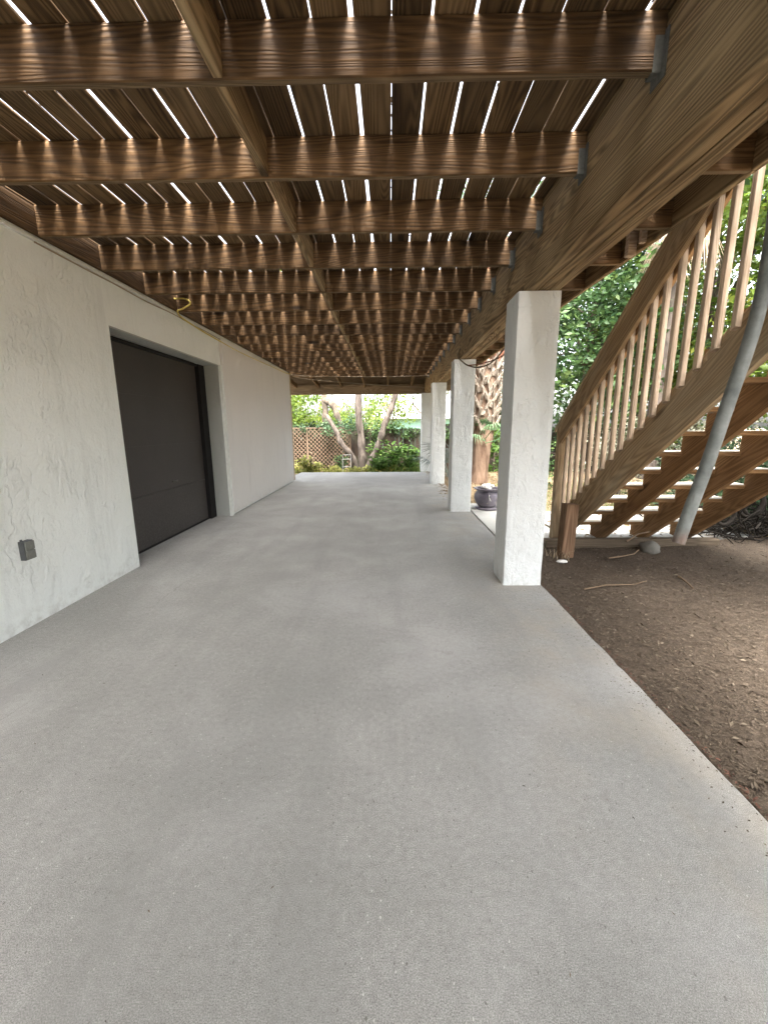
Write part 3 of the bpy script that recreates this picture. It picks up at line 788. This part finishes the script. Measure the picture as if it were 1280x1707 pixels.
# pot
pot = empty('planter_pot', (1.50, 6.42, 0), 'round slate coloured glazed pot on a saucer filled with pale shells', 'pot')
px_, py_ = 1.52, 6.45
b = MB(); b.lathe((px_, py_, 0), [(.0, .0), (.165, .0), (.185, .02), (.182, .035), (.14, .04), (.0, .04)]); b.build('saucer', M['pot'], pot)
b = MB(); b.lathe((px_, py_, .04), [(0, 0), (.125, 0), (.145, .02), (.185, .075), (.205, .14), (.198, .20), (.17, .245), (.160, .258), (.195, .272), (.212, .285), (.210, .295), (.185, .296), (.160, .285), (.15, .26)], 36); b.build('pot_body', M['pot'], pot)
b = MB(); b.lathe((px_, py_, .04), [(.156, .262), (.08, .275), (0, .28)]); b.build('soil', M['soil'], pot)
b = MB(); b.tube([(px_ - .03, py_ - .185, .27), (px_ - .03, py_ - .23, .25), (px_ - .028, py_ - .235, .20), (px_ - .02, py_ - .205, .16)], [.010, .014, .012, .008], 8); b.build('lug_handle', M['pot'], pot)
b = MB(); b.tube([(px_ - .028, py_ - .245, .25), (px_ - .03, py_ - .245, .215), (px_ + .005, py_ - .225, .16)], [.004, .007, .003], 6); b.build('handle_chip', M['shell'], pot)
rs = random.Random(5)
for k in range(9):
    a = rs.uniform(0, 6.28); q = rs.uniform(0, .11)
    rock('shell', (px_ + q * math.cos(a), py_ + q * math.sin(a), .338 + rs.uniform(0, .03)), rs.uniform(.028, .05), M['shell'], None, seed=k + 10, sq=(1.2, .8, .8))
    o = COL.objects[-1]
    tag(o, 'pale broken shell among those heaped in the slate coloured pot', 'shell', 'shells in the pot')

exec_garden = True
# ================================================================== GARDEN
rg = np.random.default_rng(21)
def trunk(name, P, rad, mat, parent, seg=12, k=5):
    P = spline(P, k); n = len(P)
    r_ = np.interp(np.linspace(0, 1, n), np.linspace(0, 1, len(rad)), rad)
    b = MB(); P2 = [p + Vector((noise.noise(p * 1.7), noise.noise(p * 1.7 + Vector((9, 0, 0))), 0)) * r_[i] * .35 for i, p in enumerate(P)]
    b.tube(P2, [a * (1 + .12 * math.sin(i * 1.7)) for i, a in enumerate(r_)], seg)
    return b.build(name, mat, parent)
def branches(parent, base, tips, r0, mat, rg_):
    b = MB()
    for t in tips:
        p0 = Vector(base) + Vector(rg_.normal(0, .1, 3)); p1 = Vector(t)
        mid = (p0 + p1) / 2 + Vector(rg_.normal(0, .25, 3)) + Vector((0, 0, .2))
        b.tube(spline([p0, mid, p1], 4), [r0 * (1 - i / 9.5) for i in range(9)], 6)
    return b.build('branch', mat, parent)
def tree(x, y, z0, h, R_, label, leaf, n_clump, per, size, seed, bark='bark_dark', rad=.14, low=.35, name='tree', cat='tree', group=None, lean=(0, 0), yscale=1):
    rg_ = np.random.default_rng(seed)
    t = empty(name, (x, y, z0), label, cat, group)
    top = (x + lean[0], y + lean[1], z0 + h * .6)
    trunk('trunk', [(x, y, z0 - .1), (x + lean[0] * .3, y + lean[1] * .3, z0 + h * .25), (x + lean[0] * .7, y + lean[1] * .7, z0 + h * .45), top], [rad * 1.3, rad, rad * .8, rad * .5], M[bark], t)
    cl = []
    while len(cl) < n_clump:
        d = rg_.normal(size=3); d /= np.linalg.norm(d); q = rg_.uniform(.35, 1)
        p = np.array([x + lean[0], y + lean[1], z0 + h * (low + 1) / 2]) + d * q * np.array([R_, R_ * yscale, h * (1 - low) / 2])
        cl.append((*p, rg_.uniform(.22, .42) * R_ * .8))
    branches(t, (x + lean[0] * .6, y + lean[1] * .6, z0 + h * .4), [c[:3] for c in cl[::2][:14]], rad * .4, M[bark], rg_)
    p, v = cloud(cl, per, rg_)
    leaves('crown', M[leaf], p, size, .25, .5, t, (x, y, z0), seed, var=v)
    return t
# far fence: boards on rails, and the lattice panel
fence = empty('board_fence', (3.2, 15.6, -.45), 'dark weathered board fence overgrown with ivy behind the bright plants', 'fence')
x = -1.55
fb = None
while x < 11.5:
    b = MB(); h = 1.72 + random.uniform(-.02, .02)
    b.board((x, 15.6 + random.uniform(-.006, .006), -.5), (x + random.uniform(-.005, .005), 15.6, -.5 + h), .148, .022, (1, 0, 0), .002)
    b.build('fence_board', M['fence'], fence); x += .150
for z in (.0, .95):
    b = MB(); b.board((-1.6, 15.65, z), (11.5, 15.65, z), .09, .04, (0, 0, 1)); b.build('fence_rail', M['fence'], fence)
lat = empty('lattice_panel', (-3.2, 15.2, -.45), 'tan diagonal lattice fence panel at the far left behind ground plants', 'lattice fence')
b = MB(); X0, X1, Z0, Z1 = -4.7, -1.45, -.45, 1.26
for sgn, yy in ((1, 15.20), (-1, 15.188)):
    c = X0 - (Z1 - Z0) if sgn > 0 else X0
    while c < (X1 if sgn > 0 else X1 + (Z1 - Z0)):
        # line x = c + sgn*(z-Z0)
        za, zb_ = Z0, Z1
        xa, xb = c, c + sgn * (Z1 - Z0)
        t0 = 0; t1 = 1
        for lo in (X0, X1):
            if (xa - lo) * (xb - lo) < 0:
                t = (lo - xa) / (xb - xa)
                if (xa < X0 and lo == X0) or (xa > X1 and lo == X1): t0 = max(t0, t)
                else: t1 = min(t1, t)
        if t1 > t0 and not (max(xa, xb) < X0 or min(xa, xb) > X1):
            p = lambda t: (xa + (xb - xa) * t, yy, Z0 + (Z1 - Z0) * t)
            b.board(p(t0), p(t1), .030, .009, (0, 1, 0) if False else (sgn, 0, -1), .002)
        c += .145
b.build('lattice_slats', M['lattice'], lat)
for q0, q1, wd in (((X0, 15.194, Z0), (X0, 15.194, Z1), (1, 0, 0)), ((X1, 15.194, Z0), (X1, 15.194, Z1), (1, 0, 0)), ((X0, 15.194, Z1), (X1, 15.194, Z1), (0, 0, 1)), ((X0, 15.194, Z0), (X1, 15.194, Z0), (0, 0, 1)), ((-3.0, 15.19, Z0), (-3.0, 15.19, Z1), (1, 0, 0))):
    b = MB(); b.board(q0, q1, .05, .034, wd); b.build('lattice_frame', M['lattice'], lat)

# multi-stem tree in front of the fence
mt = empty('multi_stem_tree', (-1.0, 13.9, -.4), 'grey barked tree with three curving stems rising from one foot past the slab end', 'tree')
trunk('stem', [(-1.02, 13.9, -.5), (-1.12, 13.88, -.1), (-1.30, 13.86, .35), (-1.62, 13.9, .75), (-1.8, 13.95, 1.15), (-2.1, 14.0, 1.7)], [.12, .10, .095, .09, .08, .06], M['bark'], mt)
trunk('stem', [(-.92, 14.05, -.5), (-.96, 14.05, .3), (-.98, 14.05, 1.0), (-1.05, 14.05, 1.8), (-1.0, 14.1, 3.0), (-.9, 14.2, 4.4)], [.15, .13, .12, .115, .1, .08], M['bark'], mt)
trunk('stem', [(-.80, 13.85, -.5), (-.72, 13.85, .0), (-.50, 13.84, .45), (-.30, 13.84, .95), (-.13, 13.86, 1.5), (.10, 13.9, 2.1), (.35, 14, 3.0), (.7, 14.2, 4.2)], [.15, .12, .11, .105, .095, .09, .08, .06], M['bark'], mt)
cl = [(*rg.uniform((-3.4, 13.0, 3.6), (2.6, 15.6, 5.6)), rg.uniform(.4, .8)) for _ in range(22)]
p, v = cloud(cl, 300, rg); leaves('crown', M['leaf_lime'], p, .12, .3, .5, mt, (-1.0, 13.9, -.4), 31, var=v)
# dark dead trunk further left
t2 = empty('forked_tree', (-2.3, 16.4, -.5), 'dark forked trunk with a drooping limb rising behind the lattice', 'tree')
trunk('trunk', [(-2.5, 16.4, -.5), (-2.5, 16.4, .9), (-2.52, 16.4, 1.9), (-2.55, 16.4, 2.6)], [.15, .14, .13, .08], M['bark_dark'], t2)
trunk('limb', [(-2.53, 16.4, 2.3), (-2.2, 16.3, 2.1), (-1.95, 16.2, 1.55), (-1.8, 16.2, 1.2)], [.13, .13, .10, .06], M['bark_dark'], t2)
# ivy on the fence
def blobs(name, lo, hi, n, r0, r1, per, leaf, size, label, cat, seed, kind=None, keep=None, asp=.6, up=.3):
    rg_ = np.random.default_rng(seed); cl = clumps_in(lo, hi, n, r0, r1, rg_, keep)
    p, v = cloud(cl, per, rg_, .3)
    p = p[p[:, 2] > lo[2] - .1]; v = v[:len(p)]
    o = leaves(name, M[leaf], p, size, up, asp, None, ((lo[0] + hi[0]) / 2, (lo[1] + hi[1]) / 2, lo[2]), seed, var=v)
    tag(o, label, cat, kind=kind); return o
blobs('ivy', (-1.3, 15.35, .85), (3.2, 15.75, 1.45), 80, .10, .28, 900, 'leaf_mid', .09, 'dark green ivy hanging over the top of the board fence', 'ivy', 41, 'stuff')
blobs('ivy', (-2.35, 14.3, 1.0), (-1.0, 15.3, 1.55), 16, .15, .3, 800, 'leaf_dark', .09, 'dark ivy bunch on the lattice top behind the left stem', 'ivy', 42, 'stuff')
blobs('ivy', (-4.6, 15.1, 1.2), (-2.2, 15.4, 1.42), 22, .08, .16, 900, 'leaf_dark', .07, 'dark ivy along the lattice top at the far left', 'ivy', 43, 'stuff')
blobs('hedge', (-5.2, 15.6, -.45), (-1.7, 16.6, 1.3), 300, .22, .40, 520, 'leaf_deep', .13, 'dark hedge seen through the lattice panel', 'hedge', 45, 'stuff')
# ground cover band at slab end
blobs('ground_cover', (-4.2, 12.7, -.22), (.9, 14.0, -.02), 190, .09, .24, 800, 'leaf_yellow', .09, 'low yellow green ground cover beyond the far slab edge', 'ground cover', 44, 'stuff')
# leafy plants
def plant(x, y, z, h, label, leaf='leaf_bright', n=9, seed=1, size=.16, name='leafy_plant', r=.35):
    rg_ = np.random.default_rng(seed); t = empty(name, (x, y, z), label, 'plant')
    b = MB(); pts = []; dirs = []
    for i in range(n):
        a = rg_.uniform(0, 6.28); q = rg_.uniform(.2, 1) * r; hh = h * rg_.uniform(.55, 1)
        P = spline([(x, y, z), (x + q * .4 * math.cos(a), y + q * .4 * math.sin(a), z + hh * .5), (x + q * math.cos(a), y + q * math.sin(a), z + hh)], 5)
        b.tube(P, .008, 5)
        for p in P[3:]:
            for _ in range(3):
                aa = rg_.uniform(0, 6.28); d = Vector((math.cos(aa), math.sin(aa), rg_.uniform(-.2, .5)))
                pts.append(p + d * size * .5); dirs.append(d)
    b.build('stem', M['leaf_mid'] if False else M['vine'], t)
    leaves('foliage', M[leaf], np.array([tuple(p) for p in pts]), size, .5, .42, t, (x, y, z), seed, dirs=np.array([tuple(d) for d in dirs]))
    return t
plant(.05, 13.6, -.4, 1.25, 'tall leafy plant with broad bright leaves right of the leaning stem', seed=51, n=22, size=.2, r=.45)
plant(.75, 13.9, -.4, 1.1, 'bushy bright plant before the ivy fence, near the farthest column', seed=52, n=26, size=.19, r=.45)
plant(-.45, 14.3, -.4, 1.15, 'leafy plant growing between the middle stem and the leaning stem', seed=53, n=16, size=.18)
plant(.45, 13.1, -.3, .75, 'low bright bush of broad leaves in front of the ivy fence', seed=56, n=20, size=.15, r=.4)
plant(-.3, 13.0, -.3, .7, 'low bright bush in front of the foot of the multi stem tree', seed=57, n=20, size=.14, r=.4)
plant(-2.6, 13.4, -.35, .75, 'yellow green bush growing before the middle of the lattice panel', 'leaf_yellow', seed=58, n=22, size=.13, r=.5)
plant(-1.75, 14.4, -.4, .85, 'small dark leaved shrub before the lattice beside the white wire stand', 'leaf_mid', 10, 54, .13)
for i, (x, y, lb) in enumerate([(-.35, 13.1, 'clump of narrow lime blades at the slab end under the leaning stem'), (.25, 13.0, 'clump of narrow lime blades at the slab end, middle of three'), (.75, 12.95, 'clump of narrow lime blades by the farthest column')]):
    grass_tuft(x, y, -.25, 90, .62, M['leaf_bright'], lb, 60 + i, .16, 'blade_plant', 'plant', .018)
# white wire stand
ws = MB()
for dx in (-.13, .13):
    for dy in (-.1, .1): ws.tube([(-1.42 + dx, 13.5 + dy, -.35), (-1.42 + dx, 13.5 + dy, .28)], .006, 6)
for z in (0.02, .27):
    ws.tube([(-1.55, 13.4, z), (-1.29, 13.4, z), (-1.29, 13.6, z), (-1.55, 13.6, z), (-1.55, 13.4, z)], .006, 6)
ws.tube([(-1.55, 13.6, .28), (-1.55, 13.6, .40), (-1.29, 13.6, .40), (-1.29, 13.6, .28)], .006, 6)
tag(ws.build('wire_stand', M['white_metal'], origin=(-1.42, 13.5, -.35)), 'small white metal chair frame among the ground plants before the lattice', 'chair frame')
# hedge masses behind the fence
tree(-4.2, 18.5, -.5, 4.2, 2.4, 'lime hedge tree left of the forked trunk behind the lattice', 'leaf_lime', 75, 380, .14, 71, low=.12)
tree(-1.6, 19.5, -.5, 3.0, 1.9, 'low lime tree behind the multi stem tree', 'leaf_lime', 48, 380, .13, 72, low=.12)
tree(-7.5, 17.5, -.5, 5.2, 2.6, 'tall yellow green tree at the far left beyond the house corner', 'leaf_lime', 36, 300, .14, 76, low=.1)
tree(1.6, 17.6, -.5, 4.8, 1.1, 'slender pale lime tree above the board fence near the farthest column', 'leaf_lime', 16, 300, .13, 73, low=.35)
tree(-.2, 27.0, -.5, 4.2, 2.4, 'distant pale green tree beside the mint house', 'leaf_lime', 22, 200, .18, 74, low=.3)
# mint house
hs_ = empty('mint_house', (2.0, 33, -.5), 'pale mint house with a white roof behind the board fence', 'house')
b = MB(); b.box((-1.3, 31, -.5), (9, 38, 1.95)); b.build('wall', M['mint'], hs_)
b = MB(); A = [(-1.9, 30.5, 1.9), (9.5, 30.5, 1.9), (9.5, 38.5, 1.9), (-1.9, 38.5, 1.9)]; T = [(1.8, 34.4, 3.5), (6.5, 34.4, 3.5)]
b.face([A[0], A[1], T[1], T[0]], [(0, 0)] * 4); b.face([A[1], A[2], T[1]], [(0, 0)] * 3); b.face([A[2], A[3], T[0], T[1]], [(0, 0)] * 4); b.face([A[3], A[0], T[0]], [(0, 0)] * 3)
b.face(A[::-1], [(0, 0)] * 4); b.build('roof', M['roof'], hs_)
b = MB(); b.box((3.2, 30.97, .4), (4.4, 30.998, 1.5)); b.build('window', M['black'], hs_)

# ---- palm with boots
palm = empty('cabbage_palm', (2.28, 10.0, -.07), 'palm with a crisscross of pale leaf boots above a smooth orange trunk', 'palm tree')
pc = lambda z: Vector((2.12 + .055 * z + .02 * math.sin(z * 2), 10.0, z))
b = MB(); zs = np.linspace(-.15, 5.2, 44)
b.tube([pc(z) for z in zs], [(.20 if z < .9 else .24 if z < 1.3 else .27) * (1.15 if z < .1 else 1) for z in zs], 18); b.build('trunk', M['palm_bark'], palm)
def boots(parent, pcf, z0, z1, step, r0, mat, seed, nper=7, wd=.07):
    rg_ = np.random.default_rng(seed); b = MB(); z = z0; k = 0
    while z < z1:
        for i in range(nper):
            a = i * 2 * math.pi / nper + k * .45 + rg_.normal(0, .12)
            for sg in (-1, 1):
                a0 = a; a1 = a + sg * .42
                P = []
                for t in np.linspace(0, 1, 5):
                    aa = a0 + (a1 - a0) * t; r_ = r0 + .03 + .11 * t ** 1.5 + rg_.normal(0, .006)
                    P.append(pcf(z + .30 * (1 - t) * -.0 + .32 * t) + Vector((math.cos(aa) * r_, math.sin(aa) * r_, 0)))
                for q in range(4):
                    w0, w1 = wd * (1 - .55 * q / 4) * .6, wd * (1 - .55 * (q + 1) / 4) * .6
                    d = (P[q + 1] - P[q]).normalized(); out = Vector((math.cos(a), math.sin(a), 0)); s_ = d.cross(out).normalized()
                    n_ = s_.cross(d).normalized() * .012
                    A = [P[q] - s_ * w0 - n_, P[q] + s_ * w0 - n_, P[q] + s_ * w0 + n_, P[q] - s_ * w0 + n_]
                    B = [P[q + 1] - s_ * w1 - n_, P[q + 1] + s_ * w1 - n_, P[q + 1] + s_ * w1 + n_, P[q + 1] - s_ * w1 + n_]
                    for e in range(4):
                        f_ = (e + 1) % 4; b.face([A[e], A[f_], B[f_], B[e]], [(0, 0)] * 4)
                    if q == 3: b.face(B, [(0, 0)] * 4)
        z += step; k += 1
    return b.build('leaf_boots', mat, parent)
boots(palm, pc, 1.20, 2.62, .17, .25, M['boot'], 5)
boots(palm, pc, 2.66, 4.6, .17, .24, M['boot_red'], 6)
def fan(b, base, direc, L, n=18, spread=2.2, droop=.25, wd=.03, rg_=rg, var=None):
    """a fan frond: stalk and a spread of narrow folded blades"""
    base = Vector(base); d = Vector(direc).normalized(); hub = base + d * L * .45
    s_ = d.cross(Vector((0, 0, 1)));
    if s_.length < .1: s_ = Vector((1, 0, 0))
    s_.normalize(); u = s_.cross(d).normalized()
    b.tube([base, base + d * L * .25, hub], .010, 5)
    for i in range(n):
        a = (i / (n - 1) - .5) * spread
        bd = (d * math.cos(a) + s_ * math.sin(a)).normalized(); l = L * .6 * (1 - .25 * abs(a) / spread) * rg_.uniform(.85, 1.1)
        p0 = hub; p1 = hub + bd * l * .5 + u * .02; p2 = hub + bd * l - Vector((0, 0, droop * l))
        sv = bd.cross(u).normalized() * wd * .5
        b.face([p0 - sv * .3, p0 + sv * .3, p1 + sv, p1 - sv], [(0, 0)] * 4); b.face([p1 - sv, p1 + sv, p2], [(0, 0)] * 3)
def fan_obj(name, mat, parent, fans, origin, seed):
    rg_ = np.random.default_rng(seed); b = MB()
    for f in fans: fan(b, *f, rg_=rg_)
    o = b.build(name, mat, parent, origin=None if parent is not None else origin)
    at = o.data.attributes.new('leaf_var', 'FLOAT', 'POINT'); at.data.foreach_set('value', rg_.beta(2, 2, len(b.v)).astype(np.float32))
    return o
def fans_round(c, n, L, z0, z1, seed, tilt=(.1, 1.0), **kw):
    rg_ = np.random.default_rng(seed); out = []
    for i in range(n):
        a = i * 2.4 + rg_.normal(0, .2); t = rg_.uniform(*tilt)
        out.append(((c[0], c[1], rg_.uniform(z0, z1)), (math.cos(a), math.sin(a), t), L * rg_.uniform(.8, 1.15)))
    return out
fan_obj('frond', M['frond'], palm, fans_round((2.40, 10.0), 22, 1.9, 5.0, 5.4, 3, (-.3, 1.3)), None, 3)
# green fan plant at its foot
pl = empty('young_palm', (2.05, 10.3, -.07), 'young green fan palm growing against the smooth part of the palm trunk', 'palm plant')
fan_obj('frond', M['frond'], pl, [((2.15, 9.75, .95), (.15, -.5, .35), .95, 18, 2.6, .5, .022), ((2.2, 9.75, .95), (-.6, -.5, .2), .9, 18, 2.6, .5, .022), ((2.2, 9.75, .9), (.6, -.4, .2), .9, 18, 2.6, .5, .022), ((2.3, 10.0, .8), (.7, -.3, 1.1), 1.5, 20, 2.6, .4, .026), ((2.5, 10.2, .9), (.9, -.2, .8), 1.3, 20, 2.6, .4, .026), ((2.2, 9.8, 1.0), (-.2, -.3, .9), .6), ((2.6, 10.2, 1.2), (.4, -.3, .9), .9)], None, 5)
# palmetto between columns three and four
pm = empty('silver_palmetto', (1.50, 10.5, -.07), 'silvery palmetto with spiky fans between the third and farthest columns', 'palm plant')
fan_obj('frond', M['frond_silver'], pm, [((1.50, 10.5, .0), (-.55, -.12, .85), 1.45, 22, 2.8, .3, .020), ((1.50, 10.5, 0), (-.75, .1, .55), 1.25, 22, 2.6, .35, .020), ((1.50, 10.5, 0), (-.35, -.7, .9), 1.2, 20, 2.6, .3, .02), ((1.50, 10.5, 0), (.4, -.3, 1.1), 1.2, 20, 2.6, .3, .02), ((1.50, 10.5, 0), (-.5, .2, 1.2), 1.5, 22, 2.6, .35, .02), ((1.5, 10.5, 0), (.2, .6, 1.1), 1.2, 20, 2.6, .3, .02)], None, 7)
tree(3.3, 13.3, -.3, 1.7, .9, 'bright strap leaved bush before the fence, seen past the palm trunk', 'leaf_bright', 22, 900, .16, 81, low=.05, name='bush', cat='bush', rad=.03)
# second palm whose dead skirt hangs above the stair rail
sp = empty('skirted_palm', (6.5, 10.6, -.07), 'tall palm with a hanging skirt of dead fronds above the stair railing', 'palm tree')
pc2 = lambda z: Vector((6.5 + .03 * z, 10.6, z))
b = MB(); b.tube([pc2(z) for z in np.linspace(-.15, 6.4, 20)], .19, 14); b.build('trunk', M['bark'], sp)
dead = []
for i in range(26):
    a = i * 2.4; dead.append((tuple(pc2(5.9 + (i % 5) * .12) + Vector((math.cos(a), math.sin(a), 0)) * .2), (math.cos(a) * .45, math.sin(a) * .45, -1), 1.1 + .25 * (i % 3), 9, .9, .15, .03))
fan_obj('dead_frond', M['frond_dead'], sp, dead, None, 9)
fan_obj('frond', M['frond'], sp, fans_round((6.7, 10.6), 24, 2.1, 6.4, 6.8, 11, (-.1, 1.4)), None, 11)

# ---- big greenery right of the deck
tree(5.6, 12.5, -.1, 7.5, 2.5, 'dense green tree behind the palm, left of the stair rail', 'leaf_mid', 130, 260, .17, 91, low=.08, rad=.12)
tree(8.6, 12.2, -.1, 9.0, 2.8, 'broad lime green tree behind the middle of the stair railing', 'leaf_lime', 120, 230, .18, 92, low=.05)
tree(9.4, 8.2, -.1, 9.0, 2.7, 'large lime green tree filling the view through the upper balusters', 'leaf_lime', 130, 230, .18, 93, low=.10)
tree(8.2, 4.6, -.1, 8.0, 2.2, 'green tree at the right end beyond the stairs', 'leaf_lime', 60, 230, .19, 94, low=.12)
tree(9.5, 16.5, -.3, 8, 3.0, 'tall dark tree standing behind the garden at the right', 'leaf_dark', 60, 300, .17, 95, low=.1)
tree(13.5, 12.0, -.1, 10, 3.2, 'tall lime tree far right behind the others', 'leaf_lime', 60, 260, .17, 96, low=.05)
tree(4.3, 16.9, -.4, 4.2, 1.6, 'dark bushy tree behind the board fence right of the farthest column', 'leaf_mid', 40, 420, .13, 97, low=.15)
tree(5.5, 1.4, -.1, 8.0, 3.3, 'wide spreading tree added to shade the mulch bed, its trunk right of the stairs', 'leaf_mid', 170, 170, .19, 98, low=.42, rad=.17, yscale=1.45)  # canopy added to keep sky and sun off the mulch
tree(6.2, -1.0, -.1, 3.4, 1.5, 'dense dark shrub mass added out of view to darken the mulch bed', 'leaf_dark', 50, 260, .17, 99, low=.02, yscale=1.6, name='shrub', cat='shrub')  # unseen, added to block low light from the right
for i, (x, lb) in enumerate(((-6.2, 'leftmost'), (-2.2, 'second'), (1.9, 'third'), (5.6, 'rightmost'))):  # unseen trees, added to cut sky light from behind
    tree(x, -7.4, -.1, 5.6, 2.3, lb + ' of the tall unseen trees added behind the viewer as a light screen', 'leaf_dark', 46, 300, .16, 110 + i, low=.0, group='unseen light screen trees added behind the viewer')
tree(4.75, 5.45, -.1, 1.3, 1.1, 'low dark shrub on the ground beyond the vines at the right', 'leaf_dark', 110, 600, .08, 106, name='shrub', cat='shrub', low=.0, rad=.03)
# shrubs behind the stairs
tree(4.4, 8.0, -.07, 1.5, .95, 'pale leaved shrub behind the stair treads, left one', 'leaf_pale', 30, 1000, .07, 101, name='shrub', cat='shrub', low=.0, rad=.03)
tree(6.0, 7.6, -.07, 1.9, 1.1, 'pale leaved shrub behind the stair treads, right one', 'leaf_pale', 34, 900, .07, 102, name='shrub', cat='shrub', low=.0, rad=.03)
tree(3.3, 9.2, -.07, 1.1, .8, 'low green shrub behind the stair foot', 'leaf_mid', 24, 900, .08, 103, name='shrub', cat='shrub', low=.0, rad=.03)
tree(6.9, 5.6, -.07, 2.2, 1.1, 'twiggy pale shrub under the upper stairs', 'leaf_pale', 30, 700, .08, 104, name='shrub', cat='shrub', low=.0, rad=.03)
n = 9000; x = rg.uniform(2.2, 8, n); y = rg.uniform(6.6, 9.6, n)
o = leaves('grass', M['leaf_bright'], np.stack([x, y, -.04 + rg.uniform(0, .03, n)], 1), (.03, .08), .2, .12, seed=77); tag(o, 'sparse green grass on the sandy ground behind the stairs', 'grass', kind='stuff')
# tangle of dark vines under the stairs at the right
b = MB(); rv = random.Random(9)
for i in range(300):
    x0 = rv.uniform(3.75, 5.6); y0 = rv.uniform(4.4, 5.1)
    a = rv.uniform(0, 6.28); P = [Vector((x0, y0, rv.uniform(-.03, .1)))]
    for k in range(5):
        a += rv.uniform(-1, 1); P.append(P[-1] + Vector((math.cos(a) * .18, math.sin(a) * .10, rv.uniform(-.05, .16))))
    b.tube(spline(P, 3), rv.uniform(.004, .010), 5)
for cx, cy, cz, r_ in ((4.05, 4.65, .42, .17), (4.1, 4.66, .40, .14), (3.75, 4.6, .30, .13)):
    b.tube([(cx + r_ * .8 * math.cos(t), cy, cz + r_ * math.sin(t)) for t in np.linspace(0, 6.28, 24)], .022, 6)
tag(b.build('vine_tangle', M['vine'], origin=(4.4, 4.5, 0)), 'dark tangle of bare vines and coils under the right side of the stairs', 'vines', kind='stuff')
